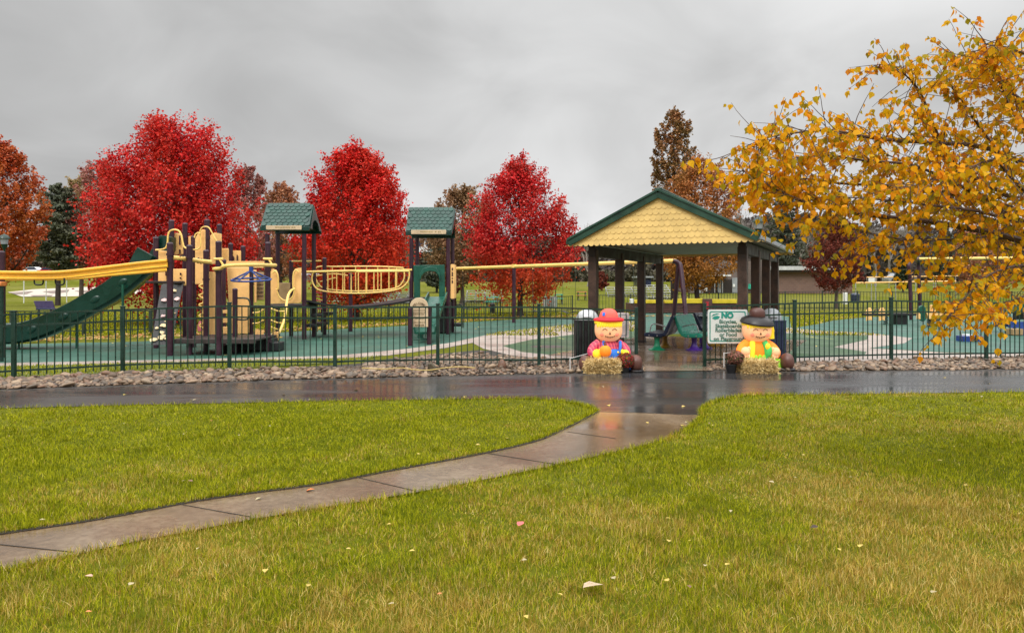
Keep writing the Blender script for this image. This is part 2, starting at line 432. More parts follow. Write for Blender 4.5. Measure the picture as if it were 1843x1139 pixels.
M_conc = wet_mat('wet_brown_concrete', ((0.065, 0.038, 0.018), (0.15, 0.098, 0.056), (0.28, 0.205, 0.13)), 0.6, 0.09, 0.34, 0.28, 70, 0.5, 0.42)
M_slab = wet_mat('wet_pavilion_concrete', ((0.13, 0.085, 0.055), (0.21, 0.145, 0.095), (0.31, 0.235, 0.17)), 0.6, 0.05, 0.3, 0.3, 40, 0.5, 0.5)
M_curb = wet_mat('pale_pink_concrete', ((0.26, 0.21, 0.18), (0.36, 0.295, 0.255), (0.46, 0.39, 0.34)), 1.2, 0.3, 0.6, 0.4, 40, 0.5, 0.3)
M_teal = wet_mat('teal_rubber_surface', ((0.028, 0.085, 0.062), (0.044, 0.118, 0.086), (0.066, 0.152, 0.114)), 0.7, 0.38, 0.65, 0.5, 80, 0.5, 0.25)
M_court = wet_mat('moss_green_court', ((0.03, 0.068, 0.028), (0.045, 0.095, 0.04), (0.07, 0.125, 0.052)), 0.6, 0.35, 0.65, 0.4, 50, 0.5, 0.22)
M_bed = mat('dark_bed_soil', (0.035, 0.028, 0.022), 0.9, 0.3, 6, bump=0.5)
M_moss = mat('mossy_turf', (0.11, 0.13, 0.02), 0.9, 0.25, 4, bump=0.6)
M_joint = mat('dark_joint', (0.035, 0.027, 0.020), 0.8, 0.2, 8)
M_sand = mat('pale_infield_sand', (0.50, 0.43, 0.36), 0.8, 0.1, 0.8)
M_tarp = mat('damp_dark_sand', (0.20, 0.15, 0.125), 0.7, 0.15, 0.8)
M_street = mat('far_wet_street', (0.30, 0.29, 0.29), 0.4, 0.15, 0.3)

far_edge = [(-520, 721), (-250, 712), (0, 704), (200, 697), (500, 687), (800, 680), (1035, 675), (1150, 669.5), (1268, 668.5), (1400, 671), (1620, 669.5), (1843, 667.5), (2150, 665), (2500, 663)]
near_l = [(-520, 752), (-250, 743), (0, 735.5), (300, 728.5), (600, 722.5), (800, 719.5), (920, 718), (985, 720.5), (1030, 726), (1060, 733), (1077, 741)]
near_r = [(1262, 748), (1259, 740), (1272, 729), (1300, 719), (1345, 713), (1420, 711.3), (1550, 709.8), (1843, 706), (2150, 702), (2500, 698)]
asph = [G(*p) for p in bez([(a, b, 0) for a, b in far_edge], 4) for p in [(p.x, p.y)]]
asph_n = [G(p.x, p.y) for p in bez([(a, b, 0) for a, b in near_l], 5)] + [G(p.x, p.y) for p in bez([(a, b, 0) for a, b in near_r], 5)]
asph_poly = asph + asph_n[::-1]
sheet('path', asph_poly, 0.008, M_asph)
up_e = [(1077, 741), (1052, 755), (1012, 775), (960, 797), (850, 822), (700, 850), (580, 873), (460, 889), (350, 905), (180, 937), (0, 964), (-200, 992), (-520, 1035)]
lo_e = [(1262, 748), (1240, 768), (1180, 797), (1080, 821), (960, 847), (800, 879), (600, 913), (450, 938), (250, 976), (100, 1009), (0, 1031), (-200, 1074), (-520, 1140)]
wl = [G(p.x, p.y) for p in bez([(a, b, 0) for a, b in up_e], 5)]; wr = [G(p.x, p.y) for p in bez([(a, b, 0) for a, b in lo_e], 5)]
walk_poly = wl + wr[::-1]
sheet('walkway', walk_poly, 0.012, M_conc)
jm = MB()
for a, b in (((1022, 779), (1108, 791)), ((872, 817), (1014, 840)), ((641, 861), (748, 886)), ((322, 910), (450, 933)), ((-3, 983), (132, 997)), ((1077, 742), (1262, 748.5))):
    p, q = G(*a), G(*b); p.z = q.z = 0.0145
    jm.bar(p, q, 0.007, 0.003)
o = jm.build('walkway_joints', M_joint, smooth=False); o['kind'] = 'structure'

sl_m = MB(); Rs = random.Random(8)
for i in range(len(wl) - 1):
    a, b = wl[i], wl[i + 1]; d_ = (b - a).normalized(); nn = Vector((d_.y, -d_.x, 0))
    if i == 0: e0 = a + nn * .02
    e1 = b + nn * Rs.uniform(.012, .05)
    sl_m.add([(a.x - nn.x * .02, a.y - nn.y * .02, .0165), (b.x - nn.x * .02, b.y - nn.y * .02, .0165), (e1.x, e1.y, .02), (e0.x, e0.y, .02)], [(0, 1, 2, 3)]); e0 = e1
sl_m.build('soil_edge', mat('dark_wet_soil', (.022, .015, .009), .8, .3, 20, bump=.6), smooth=False, kind='structure')
# ---- bed of stones (soil), playground surfaces
bed_l = [G(*p) for p in far_edge[:8]] + [G(*p) for p in ((1150, 655), (1140, 640), (1035, 640), (860, 630), (700, 646), (640, 655), (420, 668), (220, 675), (0, 688), (-250, 699), (-520, 707))]
sheet('rock_bed_soil', bed_l, 0.004, M_bed)
bed_r = [G(*p) for p in far_edge[8:]] + [G(*p) for p in ((2500, 640), (1843, 642), (1700, 641), (1560, 645), (1420, 650), (1268, 652))]
sheet('rock_bed_soil', bed_r, 0.004, M_bed)
moss = [G(*p) for p in ((-520, 700), (-250, 693), (0, 683), (220, 671), (420, 664), (640, 651), (690, 640), (640, 645), (420, 650), (220, 655), (0, 660), (-250, 668), (-520, 675))]
teal_l = [G(*p) for p in ((-520, 664), (0, 654), (300, 648), (600, 641), (735, 628), (812, 617), (900, 598), (1000, 587), (1040, 583), (1135, 579), (1165, 575), (1170, 563), (1040, 571), (935, 574.5), (840, 580), (700, 588), (560, 595), (400, 605), (250, 615), (0, 620), (-520, 630))]
sheet('play_surface', teal_l, 0.006, M_teal)
band = [(-520, 671), (0, 661), (300, 654.5), (600, 647), (700, 640), (800, 627), (858, 616), (900, 610), (1040, 596), (1150, 588), (1150, 578), (1040, 583), (1000, 587), (900, 598), (812, 617), (735, 628), (600, 641), (300, 648), (0, 654), (-520, 664)]
sheet('playground_kerb', [G(*p) for p in band], 0.010, M_curb)
teal_m = [(1150, 562.5), (1345, 562), (1420, 570), (1425, 592), (1300, 600), (1150, 602)]
sheet('play_surface', [G(*p) for p in teal_m], 0.005, M_teal)
court_l = [(905, 623), (955, 612), (1045, 601), (1150, 592), (1160, 605), (1150, 636), (1090, 643), (1000, 640), (940, 634)]
sheet('game_court', [G(*p) for p in court_l], 0.012, M_court)
ring = [(850, 617), (905, 607), (1045, 596.5), (1150, 588), (1165, 605), (1158, 645), (1090, 652), (1000, 648), (920, 640), (870, 628)]
sheet('court_kerb', [G(*p) for p in ring], 0.009, M_curb)
teal_r = [(1420, 592), (1470, 584), (1500, 577), (1560, 571), (1700, 566), (1900, 563), (2400, 560), (2500, 640), (1843, 636), (1700, 634), (1560, 626), (1625, 617), (1640, 609), (1560, 600), (1480, 597)]
sheet('play_surface', [G(*p) for p in teal_r], 0.006, M_teal)
court_r = [(1330, 612), (1400, 600), (1500, 600.5), (1562, 604), (1560, 612), (1500, 625), (1560, 634), (1555, 640), (1440, 643), (1340, 645)]
sheet('game_court', [G(*p) for p in court_r], 0.012, M_court)
ring_r = [(1300, 600), (1420, 590), (1480, 596), (1560, 599), (1642, 609), (1628, 618), (1565, 627), (1700, 635), (1843, 637), (2500, 641), (2500, 655), (1843, 648), (1600, 652), (1400, 655), (1300, 655)]
sheet('court_kerb', [G(*p) for p in ring_r], 0.009, M_curb)
lm = MB()
M_line = mat('worn_yellow_line', (0.42, 0.44, 0.14), 0.6, 0.2, 8)
for pts in ([(1450, 606), (1470, 609), (1500, 611)], [(1005, 609), (1015, 611)], [(1000, 633.5), (1040, 634)]):
    q = [G(*p) for p in pts]
    for a, b in zip(q[:-1], q[1:]):
        a.z = b.z = 0.0155; lm.bar(a, b, 0.06, 0.003)
o = lm.build('court_line', M_line, smooth=False); o['kind'] = 'structure'
pm = MB(); c = G(985, 624.5); pm.lathe([(0.0, 0.017), (0.42, 0.017), (0.45, 0.0125)], (c.x, c.y, 0), 24)
tag(pm.build('court_disc', mat('dark_brown_disc', (0.06, 0.04, 0.032), 0.5), loc=(c.x, c.y, 0)), kind='structure')

# ---- ball field beyond the fence, street
def drape(o):
    for v in o.data.vertices: v.co.z += gz(v.co.x, v.co.y)
drape(sheet('infield', [Vector((XA(a, y), y, 0)) for a, y in ((14, 98), (60, 104), (170, 110), (250, 112), (260, 96), (200, 92), (100, 90), (40, 90))], 0.05, M_sand))
for pl in (((18, 97), (60, 99.5), (48, 94), (28, 93.5)), ((76, 99), (125, 103), (122, 98), (95, 95)), ((55, 92), (95, 92.4), (92, 90.3), (60, 90.2)), ((134, 100), (190, 103), (190, 98), (150, 97))):
    drape(sheet('infield_sand', [Vector((XA(a, y), y, 0)) for a, y in pl], 0.08, M_tarp))
sm = MB(); xsS = np.linspace(-140, -40, 21)
for a, b in zip(xsS[:-1], xsS[1:]):
    sm.add([(a, 150, gz(a, 150) + .06), (b, 150, gz(b, 150) + .06), (b, 157, gz(b, 157) + .06), (a, 157, gz(a, 157) + .06)], [(0, 1, 2, 3)])
sm.build('street', M_street, smooth=False, kind='structure')

# ================================================================ RIVER STONES
def stone_mat():
    m, nt, b = newmat('river_stone')
    geo = nt.new('ShaderNodeNewGeometry'); oi = nt.new('ShaderNodeObjectInfo'); pos = geo.outputs['Position']
    r = nt.math('FRACT', nt.math('ADD', geo.outputs['Random Per Island'], oi.outputs['Random']))
    c = nt.ramp(r, [(0.0, (0.05, 0.031, 0.019)), (0.18, (0.17, 0.105, 0.06)), (0.36, (0.09, 0.069, 0.05)), (0.52, (0.30, 0.20, 0.12)), (0.68, (0.20, 0.095, 0.05)), (0.84, (0.46, 0.33, 0.21)), (1.0, (0.055, 0.044, 0.035))])
    c = nt.mix(nt.math('MULTIPLY', nt.noise(18, 5, pos, 0.7), 0.55), c, (0.07, 0.055, 0.045))
    nt.link(c, b.inputs['Base Color']); nt.link(nt.mapr(nt.noise(5, 3, pos), 0.3, 0.7, 0.38, 0.7), b.inputs['Roughness'])
    bp = nt.new('ShaderNodeBump'); bp.inputs['Strength'].default_value = 0.4; bp.inputs['Distance'].default_value = 0.01
    nt.link(nt.noise(45, 4, pos), bp.inputs['Height']); nt.link(bp.outputs[0], b.inputs['Normal'])
    return m
M_stone = stone_mat()
def stone_base(seed, sub=2):
    bm = bmesh.new(); bmesh.ops.create_icosphere(bm, subdivisions=sub, radius=1); R = random.Random(seed)
    ph = [R.uniform(0, 6) for _ in range(6)]
    for v in bm.verts:
        k = 1 + .13 * math.sin(2.1 * v.co.x + ph[0]) + .12 * math.sin(2.6 * v.co.y + ph[1]) + .1 * math.sin(3 * v.co.z + ph[2]) + .05 * math.sin(5 * v.co.x + 4 * v.co.y + ph[3])
        v.co *= k
    vs = np.array([tuple(v.co) for v in bm.verts]); fs = np.array([[x.index for x in f.verts] for f in bm.faces]); bm.free(); return vs, fs
SB = [stone_base(i) for i in range(7)]; SBL = [stone_base(i, 1) for i in range(7)]
def strip_sample(n, x0, x1, far, near):
    """points between two photo-measured edges of the bed"""
    fx, fy = zip(*far); nx_, ny_ = zip(*near)
    X = rng.uniform(x0, x1, n); t = rng.uniform(0, 1, n)
    a = np.interp(X, fx, fy); b = np.interp(X, nx_, ny_); py = b + (a - b) * t
    return np.array([tuple(G(x, y)) for x, y in zip(X, py)])
pts = np.concatenate([
    strip_sample(7600, -150, 1052, [(-520, 704), (0, 685), (220, 673), (420, 667.5), (640, 663), (700, 652), (800, 640), (1052, 650)], [(-520, 718), (0, 701), (200, 694.5), (500, 684.5), (800, 677.5), (1052, 672)]),
    strip_sample(1900, 655, 1045, [(655, 656), (800, 641), (860, 638), (930, 644), (1045, 650)], [(655, 662), (1045, 656)]),
    strip_sample(700, 1272, 1420, [(1272, 654), (1420, 652)], [(1272, 666), (1420, 668.5)]),
    strip_sample(4200, 1405, 2050, [(1405, 655), (1560, 652), (1700, 646), (1843, 643), (2050, 640)], [(1405, 669), (1620, 667), (1843, 665), (2050, 663)]),
    strip_sample(110, 1118, 1158, [(1118, 655), (1158, 660)], [(1118, 668), (1158, 667)])])
n = len(pts); size = np.exp(rng.normal(-3.28, 0.36, n)).clip(0.02, 0.09)
order = np.argsort(-size / pts[:, 1]); sel = set(order[:300].tolist())
bulkV, bulkF = [], []; vo = 0; stone_me = []
for vs, fs in SB:
    me = bpy.data.meshes.new('river_stone'); me.from_pydata(vs.tolist(), [], fs.tolist()); me.polygons.foreach_set('use_smooth', [True] * len(fs)); me.materials.append(M_stone); stone_me.append(me)
for i in range(n):
    s = size[i]; k = int(rng.integers(7)); ax = np.array([s * rng.uniform(.85, 1.25), s * rng.uniform(.7, 1.0), s * rng.uniform(.36, .6)])
    M3 = Matrix.Rotation(rng.uniform(0, 6.28), 3, 'Z') @ Matrix.Rotation(rng.normal(0, .3), 3, 'X') @ Matrix.Rotation(rng.normal(0, .3), 3, 'Y')
    z = ax[2] * rng.uniform(.3, 1.3) + 0.004
    if i in sel:
        o = bpy.data.objects.new('river_stone', stone_me[k]); COL.objects.link(o); o.location = (pts[i][0], pts[i][1], z); o.rotation_euler = M3.to_euler(); o.scale = ax
        tag(o, 'larger rounded wet river stone in the stone bed along the dark green fence', 'stone', 'larger river stones beside the path')
    else:
        vs, fs = SBL[k]; v = (vs * ax) @ np.array(M3.transposed()) + np.array([pts[i][0], pts[i][1], z])
        bulkV.append(v); bulkF.append(fs + vo); vo += len(v)
o = np_mesh('river_gravel', np.concatenate(bulkV), tris=np.concatenate(bulkF), mats=M_stone, smooth=True); o['kind'] = 'stuff'; o['label'] = 'small rounded river stones filling the bed between path and fence'
def rock(px, py, r, m, label, seed, tilt=0.0, sq=(1, .9, 1)):
    p = G(px, py); vs, fs = stone_base(seed, 3)
    mb = MB(); R = Matrix.Rotation(tilt, 3, 'Y')
    mb.add([R @ Vector((v[0] * r * sq[0], v[1] * r * sq[1], v[2] * r * sq[2])) + Vector((p.x, p.y, r * sq[2] * .8)) for v in vs], fs.tolist())
    return tag(mb.build('rock', m, loc=tuple(p)), label, 'rock')
rock(903, 664, .10, mat('reddish_brown_rock', (0.15, 0.075, 0.045), 0.5, 0.25, 12, bump=.4), 'round reddish brown rock standing out of the pale stones before the fence', 21)
p = G(779, 672); mb = MB()
mb.prism([(-.10, 0), (.11, 0), (.07, .10), (-.03, .21), (-.09, .18)], p + Vector((0, -.06, 0)), (1, 0, 0), (0, 0, 1), (0, .14, 0))
tag(mb.build('rock', mat('dark_wedge_rock', (0.07, 0.055, 0.03), 0.5, 0.3, 10, bump=.5), bevel=.02, loc=tuple(p)), 'dark wedge shaped rock leaning at the foot of a fence post', 'rock')
M_rope = mat('tan_rope', (0.50, 0.36, 0.12), 0.7, 0.15, 30)
mb = MB(); q = [G(a, b, .13) for a, b in ((652, 662), (690, 664), (722, 662), (745, 665), (772, 666), (800, 662), (830, 660), (855, 662))]
mb.tube(bez(q, 5), .011, 6); tag(mb.build('rope', M_rope, loc=tuple(q[0])), 'thin tan rope lying loosely across the stones', 'rope')

# ================================================================ FENCES
def fence(name, label, cat, posts, h=None, m=None, pw=.065, sp=.115, pk=.016, rails=(.05, .26, .97), cap=True, gap=.06, dense=True, group=None):
    """posts: (x, y, height). Parts: each post, each panel of rails and pickets."""
    root = thing(name, label, cat, (posts[0][0], posts[0][1], 0), group)
    R = random.Random(len(posts))
    for x, y, hh in posts:
        mb = MB(); mb.box((x, y, hh / 2 - .03), (pw, pw, hh + .06))
        po = mb.build('post', m, root, bevel=.006)
        if cap:
            mb = MB(); mb.box((x, y, hh + .012), (pw + .014, pw + .014, .024)); mb.build('cap', m, po, bevel=.006)
    for a, b in zip(posts[:-1], posts[1:]):
        A = Vector((a[0], a[1], 0)); B = Vector((b[0], b[1], 0)); t = (B - A).normalized(); L = (B - A).length
        mb = MB(); A2 = A + t * pw * .5; B2 = B - t * pw * .5
        for d in rails:
            za = a[2] - d * a[2] / 1.25 if d < .9 else .15; zb = b[2] - d * b[2] / 1.25 if d < .9 else .15
            mb.bar(A2 + Vector((0, 0, za)), B2 + Vector((0, 0, zb)), .028, .032)
        k = max(2, int(L / sp))
        for i in range(1, k):
            f = i / k; p = A.lerp(B, f); hh = a[2] + (b[2] - a[2]) * f
            top = hh - rails[0] * hh / 1.25 + .012; lean = R.gauss(0, .003)
            mb.bar(p + Vector((0, 0, gap)), p + Vector((lean, lean, top)), pk, pk)
        mb.build('picket_panel', m, root, smooth=False)
    return root
def hpost(px, pyb, pyt):
    g = G(px, pyb); return (g.x, g.y, (pyb - pyt) / F * g.y)
fl = [hpost(*a) for a in ((-370, 710, 582), (-175, 696, 570), (25, 683, 561), (221, 671, 553), (413, 665, 546), (603, 664.5, 549), (788, 660.5, 548), (970, 661.5, 548.5), (1145, 655, 555))]
fence('iron_fence', 'dark green picket fence from the slide to the figure in the red hat', 'fence', fl, m=M_['fence'], sp=.117)
fr = [hpost(*a) for a in ((1268, 661, 548), (1430, 656, 541.5), (1604, 650.5, 537), (1775, 648.5, 541), (1960, 645, 538), (2150, 642, 536))]
fence('iron_fence', 'dark green picket fence carrying the NO sign, under the yellow birch boughs', 'fence', fr, m=M_['fence'], sp=.117)
def bfence(pts, label, n_per=None, sp=.17):
    out = []
    for (px0, b0, t0), (px1, b1, t1) in zip(pts[:-1], pts[1:]):
        A = G(px0, b0); B = G(px1, b1); n = max(1, round((B - A).length / 2.4))
        h0 = (b0 - t0) / F * A.y; h1 = (b1 - t1) / F * B.y
        for i in range(n): f = i / n; p = A.lerp(B, f); out.append((p.x, p.y, h0 + (h1 - h0) * f))
    p = G(pts[-1][0], pts[-1][1]); out.append((p.x, p.y, (pts[-1][1] - pts[-1][2]) / F * p.y))
    return fence('iron_fence', label, 'fence', out, m=M_['bfence'], sp=sp, pk=.022, pw=.07, rails=(.05, .97), cap=False)
bfence([(-150, 610, 558), (20, 607, 558.5), (270, 600, 558), (450, 588, 551), (560, 581, 547), (700, 577, 545), (835, 571, 541), (960, 566, 536), (1030, 563, 531.5)], 'thin dark fence far behind the slide and bridge, grass beyond it')
bfence([(1062, 563, 530), (1135, 562, 529), (1240, 560, 527), (1345, 559, 525), (1480, 558, 523), (1606, 558, 524), (1760, 557, 524), (2000, 556, 523)], 'thin dark fence far behind the pavilion and brick building lawn', sp=.2)
# ================================================================ PLAY STRUCTURE
PS = thing('play_structure', 'large aubergine and yellow play structure with slide, bridge and two green roofed towers', 'play structure', (XA(393, 18), 18, 0))
def post(parent, px, pyt, Y, r=.068, cap=True, base=0.0, name='post', m=None):
    x = XA(px, Y); zt = EYE - (pyt - HY) / F * Y
    mb = MB()
    pr = [(r * 1.0, base - .05), (r, zt - .05)]
    if cap: pr += [(r * 1.06, zt - .048), (r * 1.06, zt - .03), (r * .95, zt - .012), (r * .6, zt + .004), (0, zt + .008)]
    mb.lathe(pr, (x, Y, 0), 14)
    po = mb.build(name, m or M_['purple'], parent)
    return po
def ring(parent, px, py, Y, r=.085, h=.05, m=None):
    p = P(px, py, Y); mb = MB(); mb.lathe([(r * .8, -h / 2), (r, -h / 2), (r, h / 2), (r * .8, h / 2)], p, 14); return mb.build('collar', m or M_['purple'], parent)
def panel(name, poly, Y, th=.045, m=None, parent=None, holes=(), bevel=.012, Y1=None):
    """upright panel: photo outline at depth Y (to Y1 at its right end)"""
    m = m or M_['panel']; parent = parent or PS
    xs_ = [a for a, b in poly]; x0, x1 = min(xs_), max(xs_)
    mb = MB()
    pts = [P(a, b, Y if Y1 is None else Y + (Y1 - Y) * (a - x0) / (x1 - x0)) for a, b in poly]
    n = len(pts); tr = tessellate_polygon([[Vector((a, -b, 0)) for a, b in poly]])
    vs = pts + [p + Vector((0, th, 0)) for p in pts]
    fs = [tuple(t) for t in tr] + [tuple(i + n for i in reversed(t)) for t in tr] + [(i, (i + 1) % n, (i + 1) % n + n, i + n) for i in range(n)]
    mb.add(vs, fs); return mb.build(name, m, parent, bevel=bevel)
def rect(a, b, c, d): return [(a, b), (c, b), (c, d), (a, d)]
def rrect(a, b, c, d, r=5, k=4):
    out = []
    for cx, cy, s in ((c - r, b + r, -90), (c - r, d - r, 0), (a + r, d - r, 90), (a + r, b + r, 180)):
        for i in range(k + 1):
            t = math.radians(s + 90 * i / k); out.append((cx + r * math.cos(t), cy + r * math.sin(t)))
    return out
def tubep(name, pts, Y, r=.02, m=None, parent=None, smooth_=True, closed=False):
    """tube through photo points at depth Y (number, or one per point)"""
    q = [P(a, b, Y[i] if isinstance(Y, (list, tuple)) else Y) for i, (a, b) in enumerate(pts)]
    if smooth_ and len(q) > 2: q = bez(q, 7)
    mb = MB(); mb.tube(q, r, 8, closed); return mb.build(name, m or M_['ytube'], parent or PS)

# ---- posts of the left part
for a in ((308.7, 396, 19.6), (333, 401.6, 20.8), (372.5, 395, 20.0), (395, 403.7, 21.2), (281, 427, 19.2), (306, 436.6, 17.07), (341, 441, 17.3), (348.5, 425, 19.5),
          (371, 450, 18.2), (393.5, 434, 17.15), (402, 467, 19.0), (415, 438, 21.0), (437.5, 442.7, 21.5), (482, 436, 18.2), (451.5, 480, 19.5), (524, 469, 23.8), (584, 464, 24.4), (631, 492, 26.2)):
    post(PS, *a)
post(PS, 423, 519, 17.9, .06)
for a in ((306, 458, 17.07), (306, 470, 17.07), (333, 428, 20.8), (371, 503, 18.2), (393.5, 488, 17.15), (482, 486, 18.2), (341, 463, 17.3), (372.5, 429, 20.0), (393.5, 606, 17.15), (482, 606, 18.2)):
    ring(PS, *a)
# ---- low deck
mb = MB(); mb.box((-6.85, 17.95, .36), (1.9, 1.5, .05)); mb.box((-6.85, 17.16, .33), (1.9, .05, .11)); mb.box((-6.85, 18.75, .33), (1.9, .05, .11))
mb.build('deck', M_['deck'], PS, bevel=.01)
mb = MB(); mb.box((-6.7, 19.9, 1.05), (1.2, 1.0, .06)); mb.build('deck', M_['deck'], PS, bevel=.01)
mb = MB(); mb.box((-8.75, 19.3, 1.7), (.9, 1.2, .06)); mb.build('deck', M_['deck'], PS, bevel=.01)
mb = MB(); mb.box((-5.80, 18.35, .12), (.28, .4, .22)); mb.build('step', M_['black'], PS, bevel=.02)
mb = MB(); mb.lathe([(.0, .20), (.2, .19), (.4, .12), (.5, 0)], (XA(432, 18.6), 18.6, .0), 18); mb.build('stepping_dome', M_['deck'], PS)
mb = MB(); mb.box((-6.25, 18.5, .17), (.75, .6, .3)); mb.build('deck_skirt', M_['black'], PS, bevel=.02)
# ---- yellow panels
panel('panel', [(314, 419.5), (323, 420), (328, 427), (329, 458), (312, 459)], 19.7)
panel('panel', [(285, 451), (300, 452), (300, 513), (296, 514), (284, 513)], 18.9)
panel('panel', [(298, 484), (336, 484), (336, 514), (329, 514), (328, 511), (298, 510)], 18.9)
panel('panel', [(351, 430), (356, 420), (364, 413), (369, 414), (369, 511), (351, 512)], 19.3)
panel('panel', [(378, 424), (386, 418.5), (398, 421), (399.5, 474), (378, 476)], 20.4)
panel('panel', rrect(339, 425, 347, 462, 2), 20.0)
panel('panel', rect(399, 447, 411, 476), 20.7); panel('panel', rrect(418, 451, 433, 478, 2), 21.0)
panel('panel', rrect(375, 489, 388, 602, 2), 18.35); panel('panel', [(408, 481), (448, 481), (448, 598), (446, 601), (411, 600), (411, 540)], 19.2)
panel('panel', rect(399, 470, 475, 482), 20.0)
for y0, y1 in ((558, 564), (571, 581), (588, 601)): panel('step_riser', rect(398, y0, 412, y1), 18.4)
for x, y0, y1, Y in ((323.5, 424, 441, 19.66), (323.5, 449, 457, 19.66), (325, 476 + 15, 497 - 2, 18.87), (325, 492 + 7, 502, 18.87), (420, 461, 469, 20.96), (427, 459, 469, 20.96), (299, 489, 496, 18.87)):
    mb = MB(); c = P(x, (y0 + y1) / 2, Y); mb.box(c, (.035, .02, (y1 - y0) / F * Y)); mb.build('slot', M_['purple'], PS, smooth=False)
panel('slat_panel', rect(461, 490, 474, 540), 19.6, m=M_['tan'])
for i in range(6): panel('slat', rect(461, 497 + i * 7, 474, 498 + i * 7), 19.57, .02, M_['deck'], bevel=0)
panel('panel', [(455, 486), (461, 486), (461, 545), (457, 545), (457, 510)], 19.4)
# U shaped guard of the arch climber
U = [(487, 485), (491, 484), (497, 486), (500, 492), (501.5, 500), (501.5, 520), (499, 524), (502, 533), (508, 539), (515, 541), (523, 538), (528, 531), (530, 522), (526, 519), (526, 498), (527.5, 489), (531, 484), (536, 482.5), (542, 482), (542, 542), (540, 545), (525, 546), (510, 546.5), (487, 546.5)]
panel('entrance_guard', U, 21.2)
for s in ([(490, 492), (495, 488), (499, 494), (500.5, 504), (500.5, 519), (497, 521)], [(537, 490), (533, 486), (529, 491), (527.5, 500), (527.5, 517), (530, 520)]): tubep('grab_rail', s, 21.1, .022)
tubep('grab_rail', [(499, 524), (502, 533), (508, 539), (515, 541), (523, 538), (528, 531), (530, 522)], 21.1, .022)
# arch climber
tubep('climber_rail', [(530, 520), (524, 523), (519, 531), (516, 545), (514, 562), (510, 580), (503, 597), (495, 607), (491, 614)], [21.0, 20.8, 20.5, 20.2, 19.8, 19.4, 19.0, 18.7, 18.6], .034)
for y, dx in ((559, 0), (580, 0), (592, 2), (606, 6)): tubep('rung', [(488, y - 4), (494, y - 1), (502, y + 1), (513 - dx, y + 1)], [19.2, 19.2, 19.4, 19.6], .02)
panel('tread', rrect(489, 597, 501, 614, 3), 18.7, m=M_['panel']); panel('tread', rrect(458, 594, 474, 606, 2), 19.0, m=M_['panel'])
for y in (563, 582): tubep('rung', [(455, y), (465, y - 1), (474, y - 6)], 19.0, .018)
tubep('handle_loop', [(427, 536.5), (441, 536.5), (447, 539), (450, 546), (450, 566), (447, 573), (440, 575.5), (428, 575)], 18.0, .02, M_['bfence'])
# arched grab bars on top
tubep('arch_rail', [(280, 450), (292, 449), (299, 445), (301.5, 436), (302.5, 424), (306, 416), (314, 413.5), (322, 416), (326.5, 424), (329, 437), (332, 445), (341, 448.5)], 18.8, .022)
tubep('arch_rail', [(348, 449.5), (357, 448), (361, 442), (361, 428), (360, 418), (363, 410.5), (369, 408), (376, 410), (381, 418), (386, 428), (390, 434)], 19.2, .018)
tubep('arch_rail', [(350, 428), (352, 422), (357, 419), (360, 421)], 19.15, .02)
# balance pipe with clamps
q = [P(311, 463.5, 17.1), P(340, 466.5, 17.4), P(360, 470, 17.8), P(379, 471.5, 18.1)]
mb = MB(); mb.tube(q, .052, 12); bp_ = mb.build('balance_pipe', M_['ytube'], PS)
for x, y, Y in ((325.5, 464.5, 17.25), (330, 465.5, 17.3), (357, 469, 17.75), (362, 470, 17.85)):
    p = P(x, y, Y); mb = MB(); mb.tube([p + Vector((.06 * math.cos(t) * .1, .06 * math.sin(t), .064 * math.cos(t))) for t in np.linspace(0, 2 * PI, 13)[:-1]], .012, 6, True); mb.build('clamp', M_['black'], bp_)
# overhead ring and blue spinner
tubep('overhead_ring', [(385, 484), (397, 483), (404, 479), (420, 477.5), (448, 477), (475, 477), (496, 477.5)], [17.1, 16.9, 16.75, 16.7, 16.9, 17.4, 18.0], .042)
for x, Y in ((393.5, 17.1), (482, 18.1)):
    tubep('bracket', [(x - 8, 466), (x + 8, 466)], Y, .03, smooth_=False); tubep('bracket', [(x + 2, 467), (x + 8, 477)], Y, .025, smooth_=False)
hub = P(452, 487, 17.3); rc = P(452, 503.5, 17.3); tl = Matrix.Rotation(.10, 3, 'X')
mb = MB(); mb.tube([rc + tl @ Vector((.44 * math.cos(t), .44 * math.sin(t), 0)) for t in np.linspace(0, 2 * PI, 33)[:-1]], .021, 8, True); wheel = mb.build('spinner_wheel', M_['blue'], PS)
for k in range(5):
    t = k * 2 * PI / 5 - .7; mb = MB(); mb.tube([hub, rc + tl @ Vector((.44 * math.cos(t), .44 * math.sin(t), 0))], .019, 8); mb.build('spoke', M_['blue'], wheel)
mb = MB(); mb.tube([hub + Vector((0, 0, .14)), hub - Vector((0, 0, .03))], .05, 10); mb.build('hub', M_['blue'], wheel)
